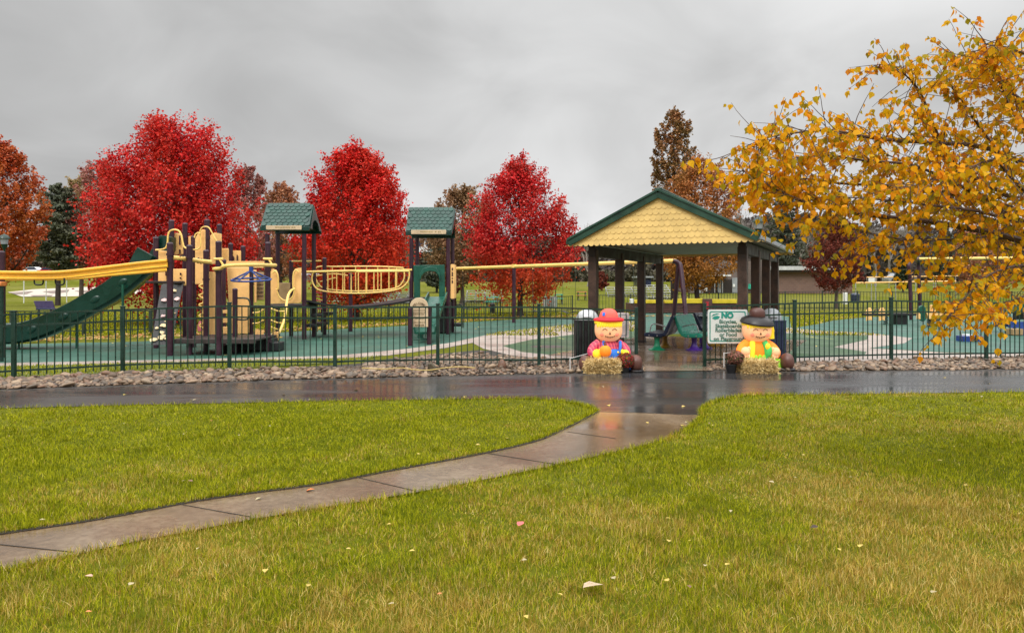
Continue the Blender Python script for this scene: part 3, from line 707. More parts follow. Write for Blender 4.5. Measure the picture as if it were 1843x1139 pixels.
# climbing wall with cream holds
def wall_pt(u, v):   # leaning board: u across, v up (0..1)
    a = P(271, 621, 17.2); b = P(305, 621, 17.5); c = P(290, 512, 18.6); d_ = P(328, 511, 18.8)
    return (a.lerp(b, u)).lerp(c.lerp(d_, u), v)
mb = MB(); n_ = Vector((0.02, .06, .02))
vs = [wall_pt(0, 0), wall_pt(1, 0), wall_pt(1, 1), wall_pt(0, 1)]
mb.add(vs + [v + n_ for v in vs], [(0, 1, 2, 3), (7, 6, 5, 4), (0, 4, 5, 1), (1, 5, 6, 2), (2, 6, 7, 3), (3, 7, 4, 0)])
cw = mb.build('climbing_wall', M_['rock'], PS, bevel=.01)
def hold(u, v, s, m, seed):
    R = random.Random(seed); c = wall_pt(u, v); ex = (wall_pt(1, v) - wall_pt(0, v)).normalized(); ez = (wall_pt(u, 1) - wall_pt(u, 0)).normalized()
    poly = []
    for i in range(9):
        t = 2 * PI * i / 9; r = s * (R.uniform(.45, 1.1)); poly.append((r * math.cos(t) * 1.25, r * math.sin(t)))
    mb = MB(); mb.prism(poly, c, ex, ez, (0, -.05, .01)); return mb.build('hold', m, cw, bevel=.012)
for i, (u, v, s, k) in enumerate(((.12, .08, .085, 0), (.55, .12, .10, 0), (.85, .1, .06, 0), (.5, .19, .07, 0), (.2, .27, .05, 0), (.52, .3, .07, 0), (.85, .3, .06, 0), (.62, .37, .05, 0), (.4, .46, .06, 1), (.65, .52, .07, 0), (.72, .6, .05, 0), (.3, .72, .07, 1), (.9, .74, .075, 1), (.7, .88, .06, 0), (.92, .5, .04, 0), (.8, .37, .04, 0))):
    hold(u, v, s, (M_['hold'], M_['holdp'])[k], i)
# winding yellow pole climber and pink disc
tubep('vine_pole', [(366, 512), (366, 605)], 18.5, .02, M_['panel'], smooth_=False)
for y in (515, 532, 549, 568, 586): tubep('vine_step', [(366, y + 5), (360, y + 1), (359, y - 1), (366, y - 4)], 18.45, .022, M_['ytube'])
panel('toy_panel', [(355, 597), (355, 588), (358, 578), (361, 578), (365, 588), (365, 597)], 18.6, m=M_['pink'])
# ---- green slide
sp = bez([P(288, 462, 19.4), P(272, 488, 19.4), P(245, 513, 19.35), P(215, 536, 19.3), P(185, 553, 19.25), P(150, 573, 19.2), P(115, 590, 19.15), P(80, 604, 19.1), P(45, 612.5, 19.05), P(0, 615, 19.0), P(-50, 614.5, 19.0)], 5)
prof = [(-.42, .44), (-.36, .46), (-.33, .44), (-.31, .08), (-.22, .03), (.22, .03), (.31, .08), (.33, .44), (.36, .46), (.42, .44), (.40, .0), (.30, -.05), (-.30, -.05), (-.40, .0)]
mb = MB(); mb.sweep(sp, prof); sl = mb.build('slide', M_['slide'], PS)
for i in (12, 20, 28, 36):
    p = sp[i]; mb = MB(); mb.ball(p + Vector((0, -.40, .2)), (.16, .03, .09), 14, 8, M=Matrix.Rotation(-.55, 3, 'Y')); mb.build('moulded_boss', M_['slide'], sl)
panel('slide_hood', rrect(284, 424, 304, 452, 4), 19.3, .5, M_['slide'], bevel=.03)
for px, yt, Y in ((221, 512, 18.8), (138, 565, 19.2), (34, 612, 18.9)): 
    x = XA(px, Y); mb = MB(); mb.tube([(x, Y, 0), (x, Y, EYE - (yt - HY) / F * Y)], .03, 10); mb.build('slide_leg', M_['green'], PS)
# ---- long golden track ride
def track(pts, name='track_beam'):
    prof = [(a, b * .66) for a, b in [(-.06, -.14), (-.075, -.10), (-.045, -.05), (-.045, .03), (-.085, .07), (-.085, .12), (-.05, .15), (.05, .15), (.085, .12), (.085, .07), (.045, .03), (.045, -.05), (.075, -.10), (.06, -.14)]]
    mb = MB(); mb.sweep(bez(pts, 6), prof); return mb.build(name, M_['ytrack'], PS)
t1 = track([P(302, 474, 17.0), P(255, 478.5, 16.9), P(205, 484.5, 16.7), P(160, 490, 16.5), P(125, 493.8, 16.4), P(90, 495.7, 16.2), P(50, 496, 16.0), P(0, 495.5, 15.9), P(-60, 495, 15.8), P(-160, 494, 15.7)])
t2 = track([P(302, 481.5, 18.2), P(255, 486, 18.1), P(205, 490, 18.0), P(160, 494.5, 17.9), P(125, 497, 17.8), P(90, 498, 17.7), P(50, 498.5, 17.6), P(-160, 497.5, 17.4)])
for x in (70, 108):
    mb = MB(); a = P(x - 8, 500, 16.3)
    mb.tube(bez([a, a + Vector((0, 0, -.11)), a + Vector((.04, 0, -.15)), a + Vector((.15, 0, -.15)), a + Vector((.19, 0, -.11)), a + Vector((.19, 0, 0))], 4), .017, 8); mb.build('trolley_handle', M_['black'], t1)
post(PS, 2, 452, 16.6, .075); 
mb = MB(); mb.box(P(2, 511, 15.8), (.14, .2, .1)); mb.build('bracket', mat('orange_plastic', (.6, .2, .05), .4), PS, bevel=.02)
mb = MB(); p = P(1, 500, 15.8); mb.tube([(p.x, p.y, 0), (p.x, p.y, 1.62)], .06, 12); mb.build('post', M_['fence'], PS)
# ---- roofed towers
def tower(fl_, fr_, Yf, Yb, bl_, br_, roof, text_lines):
    for px, Y in ((fl_, Yf), (fr_, Yf), (bl_, Yb), (br_, Yb)): post(PS, px, roof['eave'] + 4, Y, .068, cap=False)
    x0, x1 = XA(roof['x0'], Yf - .12), XA(roof['x1'], Yf - .12)
    ze = EYE - (roof['eave'] - HY) / F * (Yf - .12); zc_ = EYE - (roof['ridge'] - HY) / F * ((Yf + Yb) / 2)
    y0, y1 = Yf - .14, Yb + .14; ym = (y0 + y1) / 2
    r0, r1 = XA(roof['rx0'], ym), XA(roof['rx1'], ym)
    mb = MB()
    zl = ze + .10
    A = [(x0, y0, ze), (x1, y0, ze), (x1, y0, zl), (x0, y0, zl)]
    vs = [(x0, y0, zl), (x1, y0, zl), (r1, ym, zc_), (r0, ym, zc_), (x0, y1, zl), (x1, y1, zl)]
    inn = [(a + (.03 if a < (x0 + x1) / 2 else -.03), b, c - .07) for a, b, c in vs]
    mb.add(vs + inn, [(0, 1, 2, 3), (3, 2, 5, 4), (7, 6, 9, 8), (8, 9, 10, 11), (0, 3, 9, 6), (3, 4, 10, 9), (1, 7, 8, 2), (2, 8, 11, 5)])
    rf = mb.build('roof', M_['slide'], PS, smooth=False)
    for yy in (y0 + .02, y1 - .02):
        mb = MB(); mb.box(((x0 + x1) / 2, yy, (ze + zl) / 2 - .01), (x1 - x0 + .01, .06, zl - ze + .03)); mb.build('roof_edge', M_['slide'], rf, bevel=.012)
    # moulded fish scales
    mb = MB(); rows = 7; L = Vector((0, ym - y0, zc_ - zl)); nrm = Vector((0, -(zc_ - zl), ym - y0)).normalized(); Ln = L.length; dirv = L.normalized()
    for i in range(rows):
        f0 = i / rows; sw = (x1 - x0) / 9
        lx0 = x0 + (r0 - x0) * f0; lx1 = x1 + (r1 - x1) * f0; off = (i % 2) * .5 * sw
        xs0 = x0 + (sw * .5 if i % 2 else 0)
        for k in range(-1, 10):
            cx = x0 + sw * (k + .5) + off
            if cx - sw * .5 < lx0 - .01 or cx + sw * .5 > lx1 + .01: continue
            hgt = Ln / rows * 1.35
            poly = [(-.47 * sw, hgt), (-.47 * sw, .42 * hgt)] + [(-.47 * sw * math.cos(t), .42 * hgt - .36 * hgt * math.sin(t)) for t in np.linspace(.2, PI - .2, 8)] + [(.47 * sw, .42 * hgt), (.47 * sw, hgt)]
            o_ = Vector((cx, y0, zl)) + dirv * (f0 * Ln) + nrm * .004
            u = Vector((1, 0, 0)); v = (dirv - nrm * .09).normalized()
            mb.prism(poly, o_ + nrm * .012, u, v, nrm * .014)
    mb.build('roof_scales', M_['roof'], rf, smooth=False)
    # open gable ends: arched board
    for xx, rr in ((x1 - .015, r1), (x0 + .015, r0)):
        mb = MB(); hw = (y1 - y0) / 2 - .06
        poly = [(-hw, 0), (-hw * .62, 0)] + [(-hw * .62 * math.cos(t), .30 * math.sin(t)) for t in np.linspace(0, PI, 9)] + [(hw * .62, 0), (hw, 0), (0, zc_ - zl)]
        mb.prism(poly, (xx - (.03 if xx > 0 else 0), ym, zl - .05), (0, 1, 0), ((rr - xx) / (zc_ - zl), 0, 1), (.03, 0, 0)); mb.build('gable_board', M_['slide'], rf, smooth=False)
    s0, s1, sy0, sy1 = roof['sign']; a = P(s0, sy1, y0 - .03); b = P(s1, sy0, y0 - .03)
    mb = MB(); mb.box(((a.x + b.x) / 2, y0 - .035, (a.z + b.z) / 2), (b.x - a.x, .03, b.z - a.z)); pl = mb.build('name_plate', M_['beige'], rf, bevel=.006)
    mb = MB(); R = random.Random(int(s0)); x = a.x + .26 * (b.x - a.x)
    while x < a.x + .82 * (b.x - a.x):          # worn engraved word, unreadable even in the photo
        wd = R.uniform(.03, .055); mb.box((x + wd / 2, y0 - .051, (a.z + b.z) / 2 + .005), (wd, .003, .045 * R.uniform(.7, 1))); x += wd + R.choice((.012, .012, .012, .05))
    mb.build('lettering', mat('faded_engraving', (.36, .27, .12), .6), pl, smooth=False)
    return (x0, x1, y0, y1)
tower(481, 547.5, 22.35, 23.5, 500, 565, dict(x0=469, x1=557, eave=414, ridge=368, rx0=480, rx1=564, sign=(479, 543, 406, 413.5)), None)
tower(740.5, 806.5, 24.7, 25.9, 751, 814.5, dict(x0=730.5, x1=813, eave=422.5, ridge=375.5, rx0=735.5, rx1=818.5, sign=(740, 803, 414, 421.5)), None)
def flat(x0, x1, y0, y1, z, th=.07): 
    mb = MB(); mb.box(((x0 + x1) / 2, (y0 + y1) / 2, z), (x1 - x0, y1 - y0, th)); return mb
flat(-7.4, -6.15, 22.3, 23.6, EYE - (551 - HY) / F * 22.3, .1).build('deck', M_['black'], PS, bevel=.01)
flat(-6.1, -5.75, 22.6, 24.3, .72, .09).build('deck', M_['black'], PS, bevel=.01)
flat(-6.3, -5.95, 22.6, 24.3, .40, .09).build('deck', M_['black'], PS, bevel=.01)
flat(-3.35, -2.05, 24.7, 25.9, EYE - (538 - HY) / F * 24.7, .1).build('deck', M_['black'], PS, bevel=.01)
mb = MB(); mb.box((-2.45, 25.35, .55), (.75, .5, 1.05)); mb.build('tower_base', M_['black'], PS, bevel=.02)
# red moulded steps behind tower one
for k in range(6): tubep('red_rung', [(566, 520 + k * 7), (590, 521 + k * 7)], 24.6, .018, M_['red'], smooth_=False)
panel('step_side', rect(566, 556, 572, 597), 24.8, m=M_['tan']); panel('step_side', rect(577, 541, 582, 598), 25.0, m=M_['purple'])
panel('lean_panel', rect(502, 509, 522, 541), 23.4, m=M_['tan'])
tubep('top_rail', [(525, 470.5), (548, 470)], 23.5, .025, smooth_=False); tubep('top_rail', [(549, 470.5), (578, 469.5)], 23.5, .025, smooth_=False)
# ---- yellow bridge
def bars(parts, Y, verts, name):
    root_ = tubep(name, parts, Y, .024)
    for (x, a, b) in verts: tubep('baluster', [(x, a), (x, b)], Y, .018, parent=root_, smooth_=False)
    return root_
near_ = [(737, 488), (700, 488.5), (640, 489), (580, 489.5), (566, 490), (562, 496), (562, 506), (566, 515), (574, 521.5), (590, 525), (615, 527), (640, 527.8), (668, 527), (700, 524), (720, 519), (731, 511), (736, 501), (737, 489)]
bars(near_, 23.3, [(x, 489, y) for x, y in ((590, 525), (606, 526.5), (617, 527), (632, 527.6), (645, 527.8), (659, 527.4), (673, 526.6), (686, 525.4), (700, 524), (712, 521.8))], 'bridge_barrier')
far_ = [(726, 482), (690, 480), (640, 479.5), (600, 480), (575, 480), (568, 484), (566.5, 492), (568, 501), (573, 511), (581, 518), (600, 522), (640, 524), (690, 522), (715, 517), (725, 507), (728, 496), (726, 483)]
bars(far_, 24.6, [(x, 480, y) for x, y in ((598, 521), (620, 523), (640, 524), (660, 523.6), (680, 522.6), (700, 520), (714, 517))], 'bridge_barrier')
tubep('bridge_handrail', [(546, 489.3), (640, 487.3), (741, 485.8)], [22.6, 23.3, 24.2], .034)
tubep('bar', [(566, 497), (600, 493), (626, 496)], 24.8, .02); tubep('bar', [(576, 507), (604, 500)], 24.9, .02, smooth_=False)
mb = MB(); dk = bez([P(546, 541, 23.0), P(580, 547.5, 23.3), P(630, 552, 23.7), P(690, 547, 24.2), P(740, 537.5, 24.7)], 6)
mb.sweep(dk, [(-.55, -.03), (.55, -.03), (.55, .03), (-.55, .03)]); mb.build('bridge_deck', M_['black'], PS, smooth=False)
# ---- tower two: green arched panel, small slide, cream side panel
ar = [(744, 477.5), (800, 476.5), (801, 537), (790, 537), (790, 503), (788, 495), (783, 489.5), (776, 488), (769, 488.5), (763, 491), (758, 496), (756, 503), (756, 537), (745, 537)]
panel('arch_panel', ar, 24.62, .08, M_['green'])
panel('arch_collar', [(757, 503), (759, 496), (764, 490.5), (770, 488), (776, 487.6), (784, 489), (789, 495), (791, 503), (792.5, 503), (791, 492), (785, 481.5), (772, 479.5), (762, 483), (755.5, 492), (754.5, 503)], 24.45, .2, M_['green'])
sp2 = bez([P(788, 536, 24.4), P(784, 545, 23.8), P(778, 560, 23.0), P(772, 578, 22.1), P(768, 594, 21.3), P(765, 600, 20.9)], 5)
mb = MB(); mb.sweep(sp2, [(-.32, .2), (-.28, .2), (-.26, .04), (.26, .04), (.28, .2), (.32, .2), (.30, -.02), (-.30, -.02)]); mb.build('slide', M_['green'], PS)
panel('side_panel', rrect(811, 475.5, 817.5, 537.5, 1.5), 24.7, .9, M_['panel'])
mb = MB(); R = random.Random(3); z = 1.72
while z < 2.2:
    mb.box((XA(814.2, 24.7), 24.69, z), (.05, .012, .035)); z += R.choice((.05, .05, .09))
mb.build('lettering', M_['purple'], PS, smooth=False)
for dx in (0, .22): tubep('loop_rail', [(819 + dx * 10, 568), (819 + dx * 10, 555), (823 + dx * 20, 548), (830 + dx * 10, 552), (832 + dx * 12, 566), (832 + dx * 12, 590)], 25.6, .016, M_['bfence'])
flat(XA(818, 25.6), XA(832, 25.6), 25.3, 26.0, .28, .1).build('step', M_['black'], PS, bevel=.01)

# ================================================================ WELCOME BOARD
WB = thing('welcome_board', 'arched beige welcome board between two short aubergine posts', 'sign', (XA(753, 20), 20, 0))
for px, Y, yt in ((738, 19.95, 553), (772, 20.4, 551)): post(WB, px, yt, Y, .062)
arch = [(737.5 + 32 * 0, 588), (737.5, 552)]
cxp, r_ = 754, 16.3
ap = [(737.7, 588.5), (737.7, 551)] + [(cxp - r_ * math.cos(t), 551 - 15.5 * math.sin(t)) for t in np.linspace(.1, PI - .1, 13)] + [(770.3, 551), (770.3, 588.5)]
brd = panel('board', ap, 20.05, .05, M_['beige'], WB)
for i, ch in enumerate("WELCOME"):
    t = PI * (.5 + .30 * (1 - i / 3)); c = P(cxp, 553, 20.02) + Vector((.16 * math.cos(t) * 1.05, 0, .125 * math.sin(t) - .02))
    text_part(ch, .072, Matrix.Translation(c) @ Matrix.Rotation(-(t - PI / 2), 4, 'Y') @ Matrix.Rotation(PI / 2, 4, 'X'), M_['ink'], brd, bold=.002)
R = random.Random(5)
for y in (558, 562.5, 565.5, 573, 580, 585):
    mb = MB()
    x = 744 + (3 if y in (573, 585) else 0)
    while x < 763:
        wd = R.uniform(1.2, 3.2); c = P(x + wd / 2, y, 20.03); mb.box(c, (wd / F * 20, .004, .016 if y < 584 else .03)); x += wd + .8
    mb.build('lettering', M_['ink'], brd, smooth=False)
# ================================================================ low green table behind the board
GT = thing('play_table', 'low green play table half hidden behind the welcome board', 'table', (XA(755, 22.3), 22.3, 0))
mb = MB(); mb.box((XA(756, 22.3), 22.3, .36), (.62, .5, .06)); mb.build('table_top', M_['green'], GT, bevel=.02)
mb = MB(); mb.tube([(XA(757, 22.3), 22.3, 0), (XA(757, 22.3), 22.3, .34)], .09, 12); mb.build('leg', M_['green'], GT)
mb = MB(); mb.box((XA(757, 22.3), 22.3, .03), (.5, .4, .05)); mb.build('foot', M_['green'], GT, bevel=.02)

# ================================================================ SWINGS
SW = thing('swing_set', 'long yellow beam swing set on aubergine legs before the smallest red maple', 'swing set', (XA(925, 34.5), 34.5, 0))
A = P(819, 483.3, 35.5); B = P(1216, 469.8, 26.5); A.z = 2.43; B.z = 2.50
L0 = P(925, 480.5, 33.2)
mb = MB(); mb.tube([A, B], .075, 12); mb.build('beam', M_['ytube'], SW)
def onb(px):   # point of the beam under that column of the photo
    lo, hi = 0, 1
    for _ in range(40):
        m_ = (lo + hi) / 2; p = A.lerp(B, m_); lo, hi = (m_, hi) if CX + F * p.x / p.y < px else (lo, m_)
    return A.lerp(B, lo)
p = onb(925); mb = MB(); mb.tube([(p.x, p.y, 0), p + Vector((0, 0, .02))], .085, 12); mb.build('leg', M_['purple'], SW)
mb = MB(); mb.tube([p - Vector((0, 0, .05)), p + Vector((0, 0, .1))], .11, 12); mb.build('joint', M_['ytube'], SW)
for d0, d1 in ((-.25, .9), (.1, -.7)):
    mb = MB(); mb.tube(bez([B + Vector((-.1, 0, 0)), B + Vector((.08 + d0 * .1, 0, -.08)), B + Vector((.16 + d0 * .2, d1 * .15, -.4)), Vector((B.x + .2 + d0 * .5, B.y + d1, 0))], 6), .08, 12); mb.build('leg', M_['purple'], SW)
for d1 in (.9, -.9):
    mb = MB(); mb.tube([A, (A.x - .1, A.y + d1, 0)], .08, 12); mb.build('leg', M_['purple'], SW)
for x0, x1 in ((833, 862), (959, 983), (1013, 1036), (1120, 1140)):
    a, b = onb(x0), onb(x1); s = (a + b) / 2; zz = .52
    st = MB(); st.sweep(bez([Vector((a.x, a.y, zz + .06)), Vector((s.x, s.y, zz - .02)), Vector((b.x, b.y, zz + .06))], 4), [(-.08, 0), (.08, 0), (.08, .015), (-.08, .015)]); sto = st.build('swing_seat', M_['black'], SW)
    for q in (a, b):
        mb = MB(); mb.tube([q, (q.x, q.y, zz + .06)], .008, 5); mb.build('chain', M_['bfence'], sto)
        mb = MB(); mb.tube([q + Vector((0, 0, -.14)), q + Vector((0, 0, -.06))], .03, 8); mb.build('hanger', M_['panel'], sto)
SW2 = thing('swing_set', 'yellow beam swing set on two dark legs glimpsed through the birch leaves', 'swing set', (XA(1645, 36), 36, 0))
a = P(1652, 466, 36); b = P(1765, 465, 35.5); b2 = P(1990, 463, 34)
mb = MB(); mb.tube([a, b2], .07, 12); mb.build('beam', M_['ytube'], SW2)
for x0, x1, Y in ((1637.5, 1640, 35.2), (1654, 1656, 36.4)):
    mb = MB(); mb.tube(bez([a, P(x0 - 1, 474, Y), P(x0, 500, Y), Vector((XA(x1, Y), Y, 0))], 5), .085, 12); mb.build('leg', M_['purple'], SW2)
for Y in (33.3, 34.7):
    mb = MB(); mb.tube([b2, (b2.x + .2, Y, 0)], .085, 12); mb.build('leg', M_['purple'], SW2)

# ================================================================ SPRING TOYS at right
def spring(parent, px, Y, z0, z1, r=.09):
    n = 70; x = XA(px, Y); mb = MB(); mb.tube([(x + r * math.cos(i * .55), Y + r * math.sin(i * .55), z0 + (z1 - z0) * i / n) for i in range(n + 1)], .016, 6)
    return mb.build('spring', M_['black'], parent)
SR = thing('spring_seesaw', 'black beamed spring seesaw with two cream end shields', 'spring toy', (XA(1615, 31), 31, 0))
mb = MB(); mb.bar(P(1553, 566, 31), P(1660, 566, 31), .25, .09); mb.build('beam', M_['black'], SR, bevel=.01)
for x in (1565, 1588): panel('shield', [(x - 6, 578), (x - 6, 560), (x - 3, 554.5), (x + 2, 553.5), (x + 5, 558), (x + 5, 577), (x + 1, 576)], 30.9, .05, M_['panel'], SR)
for x, y0, y1 in ((1618, 563, 586), (1629, 563, 585)): panel('mount', rect(x - 5, y0, x + 5, y1), 30.95, .25, M_['black'], SR)
spring(SR, 1594, 31.3, .0, .4)
tubep('grab_bar', [(1572, 566), (1574, 559), (1580, 557), (1584, 562)], 31.0, .025, M_['purple'], SR)
S2 = thing('spring_rider', 'green and cream animal shaped spring rider on a black coil', 'spring toy', (XA(1673, 29.5), 29.5, 0))
panel('head', [(1657, 576), (1656, 566), (1652, 559), (1655, 552), (1661, 549.5), (1666, 553), (1667, 560), (1665, 566), (1667, 575), (1662, 579)], 29.4, .12, M_['green'], S2)
panel('side', [(1667, 562), (1699, 562), (1704, 566), (1700, 571), (1690, 577), (1672, 574)], 29.35, .3, M_['panel'], S2)
panel('tail', [(1677, 570), (1690, 571), (1697, 567), (1694, 575), (1686, 578), (1680, 576)], 29.3, .06, M_['green'], S2)
panel('neck', [(1653, 574), (1654, 563), (1657, 565), (1657, 575)], 29.38, .16, M_['panel'], S2); panel('seat_back', rrect(1680, 549, 1685, 563, 1.5), 29.4, .25, M_['panel'], S2)
spring(S2, 1673, 29.5, .02, .30)
S3 = thing('sand_box', 'low dark blue play box beneath the hanging birch twig, beside a fence post', 'play box', (XA(1754, 21.5), 21.5, 0))
panel('box', rect(1735, 605, 1771, 619.5), 21.4, .4, M_['blue'], S3); panel('rim', rect(1739, 602, 1750, 605), 21.45, .25, M_['white'], S3, bevel=.004)
panel('knob', rrect(1755, 607, 1761, 614, 2.8), 21.35, .05, M_['black'], S3, bevel=.004)
for x in (1739, 1767): 
    X = XA(x, 21.6); mb = MB(); mb.tube([(X, 21.6, 0), (X, 21.6, .05)], .04, 8); mb.build('leg', M_['black'], S3)
S4 = thing('play_house', 'blue and dark green playhouse half out of view behind yellow leaves', 'play house', (XA(1838, 24.5), 24.5, 0))
panel('wall', rect(1817, 579, 1890, 590), 24.3, .08, M_['blue'], S4); panel('wall', rect(1790, 575, 1826, 588), 24.6, .08, M_['navy'], S4)
panel('roof', [(1822, 560), (1832, 545), (1890, 544), (1890, 560)], 24.4, 1.2, M_['green'], S4); panel('wall', rect(1826, 560, 1890, 575), 24.9, .06, M_['fence'], S4)
panel('seat', rect(1823, 592, 1842, 603), 24.0, .4, M_['tan'], S4); panel('wall', rect(1838, 590, 1890, 617), 24.1, .06, M_['blue'], S4)
for x in (1826, 1888): 
    X = XA(x, 24.6); mb = MB(); mb.tube([(X, 24.6, 0), (X, 24.6, .95)], .05, 10); mb.build('post', M_['purple'], S4)
# ================================================================ PAVILION
D = Vector((.430, .903, 0)).normalized(); Gx = Vector((D.y, -D.x, 0)); Z = Vector((0, 0, 1))
FL = Vector((1.89, 17.3, 0)); Wp = 3.349; Lp = 6.13
PV = thing('pavilion', 'open pavilion with pale yellow scalloped gable and green roof on brown posts', 'pavilion', tuple(FL + Gx * Wp / 2 + D * Lp / 2))
def pv(a, b, z): return FL + Gx * a + D * b + Z * z     # a across the gable, b along the roof
zb = 2.44
for a in (0, Wp):
    for k in range(4):
        mb = MB(); mb.bar(pv(a, Lp * k / 3, -.02), pv(a, Lp * k / 3, zb), .2, .2, up=Gx); po = mb.build('post', M_['wood'], PV, bevel=.015)
        mb = MB(); mb.bar(pv(a, Lp * k / 3, 0.0), pv(a, Lp * k / 3, .09), .23, .23, up=Gx); mb.build('post_shoe', M_['beam'], po, bevel=.01)
    mb = MB(); mb.bar(pv(a, -.12, zb - .03), pv(a, Lp + .12, zb - .03), .16, .26); mb.build('beam', M_['beam'], PV, bevel=.01)
mid = Wp / 2; hw = 2.055; ov = .57; zr = 3.60; ze = 2.60; b0, b1 = -ov, Lp + ov
sl_ = (zr - ze) / hw
for s in (-1, 1):
    mb = MB(); th = .07
    e0, e1 = mid + s * hw, mid
    n = (Gx * s * (zr - ze) + Z * hw).normalized() * th
    q = [pv(e0, b0, ze), pv(e1, b0, zr), pv(e1, b1, zr), pv(e0, b1, ze)]
    mb.add(q + [p + n for p in q], [(3, 2, 1, 0), (4, 5, 6, 7), (0, 1, 5, 4), (1, 2, 6, 5), (2, 3, 7, 6), (3, 0, 4, 7)])
    rf = mb.build('roof', M_['fascia'], PV, smooth=False)
    mb = MB(); k = 12
    for i in range(k + 1):   # standing seams
        b = b0 + (b1 - b0) * i / k; mb.bar(pv(e0, b, ze) + n * 1.15, pv(e1, b, zr) + n * 1.15, .03, .03)
    mb.build('standing_seam', M_['fascia'], rf, smooth=False)
    for b in (b0 - .02, b1 + .02):
        mb = MB(); mb.bar(pv(e0 + s * .02, b, ze - .015), pv(e1, b, zr - .005), .045, .17); mb.bar(pv(e0 + s * .03, b - .02 * (1 if b < 1 else -1), ze + .055), pv(e1, b - .02 * (1 if b < 1 else -1), zr + .07), .06, .05)
        mb.build('barge_board', M_['fascia'], rf, bevel=.006)
    mb = MB(); mb.bar(pv(e0 + s * .035, b0, ze + .0), pv(e0 + s * .035, b1, ze + .0), .09, .10); mb.build('gutter', M_['dome'] if s > 0 else M_['fascia'], rf, bevel=.01)  # right gutter paler: whitish metal eave plus grazing reflection put into its colour
mb = MB(); mb.bar(pv(mid, b0 - .03, zr + .095), pv(mid, b1 + .03, zr + .095), .16, .04); mb.build('ridge_cap', M_['fascia'], PV, bevel=.01)
# ceiling and gables
mb = MB(); a0, a1 = mid - hw + .12, mid + hw - .12
q = [pv(a0, b0 + .12, 2.575), pv(a1, b0 + .12, 2.575), pv(a1, b1 - .12, 2.575), pv(a0, b1 - .12, 2.575)]
mb.add(q + [p + Z * .02 for p in q], [(0, 1, 2, 3), (7, 6, 5, 4), (0, 4, 5, 1), (1, 5, 6, 2), (2, 6, 7, 3), (3, 7, 4, 0)]); mb.build('ceiling', M_['ceil'], PV, smooth=False)
def clip(poly, a, b, c):   # keep a*x+b*y<=c
    out = []
    for i in range(len(poly)):
        p, q = poly[i], poly[(i + 1) % len(poly)]; dp = a * p[0] + b * p[1] - c; dq = a * q[0] + b * q[1] - c
        if dp <= 0: out.append(p)
        if (dp < 0) != (dq < 0) and abs(dp - dq) > 1e-12: t = dp / (dp - dq); out.append((p[0] + (q[0] - p[0]) * t, p[1] + (q[1] - p[1]) * t))
    return out
def gable(bb, face):
    zbot = 2.50; back = MB(); gw = hw - .10
    back.prism([(-gw + .05, 2.56), (gw - .05, 2.56), (0, zr - .03)], pv(mid, bb, 0), Gx, Z, D * (.04 * -face)); gb = back.build('gable_wall', M_['shing'], PV, smooth=False)
    mb = MB(); tw, rh, R = .128, .128, random.Random(2)
    for r in range(10):
        z0 = zbot + r * rh; off = (r % 2) * tw / 2
        for k in range(-21, 22):
            cx = k * tw + off; jz = R.gauss(0, .0015)
            poly = [(cx - tw * .4995, z0 + rh * 1.45), (cx - tw * .4995, z0 + .06)] + [(cx - tw * .4995 * math.cos(t), z0 + .06 - .06 * math.sin(t) + jz) for t in np.linspace(.2, PI - .2, 9)] + [(cx + tw * .4995, z0 + .06), (cx + tw * .4995, z0 + rh * 1.45)]
            for s in (-1, 1): poly = clip(poly, s * sl_, 1, zr - .04) if poly else poly
            if len(poly) < 3: continue
            o_ = pv(mid, bb, 0) + D * face * (.03 + .0)
            v = Vector((0, 0, 1)) - D * face * .075; base = D * face * (.075 * (z0 + rh * .55)) 
            mb.prism(poly, o_ + base, Gx, v, D * face * .011)
    mb.build('scallop_shingles', M_['shing'], gb, smooth=False)
gable(b0 + .07, -1); gable(b1 - .07, 1)
sl = [pv(-.6, -1.6, 0), pv(Wp + .5, -1.0, 0), pv(Wp + .7, Lp + .9, 0), pv(-.7, Lp + .9, 0)]
gapP = [G(1138, 668.8), G(1276, 668), G(1285, 650)]
sheet('pavilion_floor', [G(1120, 669.6), G(1282, 668.3), G(1300, 655), pv(Wp + .6, -.9, 0), pv(Wp + .8, Lp + .9, 0), pv(-.75, Lp + .9, 0), pv(-.9, -.6, 0), G(1120, 645)], 0.016, M_slab)
jm = MB()
for b in (-.9, 1.2, 3.3, 5.4): p, q = pv(-.7, b, .0185), pv(Wp + .6, b, .0185); jm.bar(p, q, .015, .003)
p, q = G(1140, 655), G(1285, 652); p.z = q.z = .0185; jm.bar(p, q, .015, .003)
jm.build('floor_joints', M_joint, smooth=False, kind='structure')

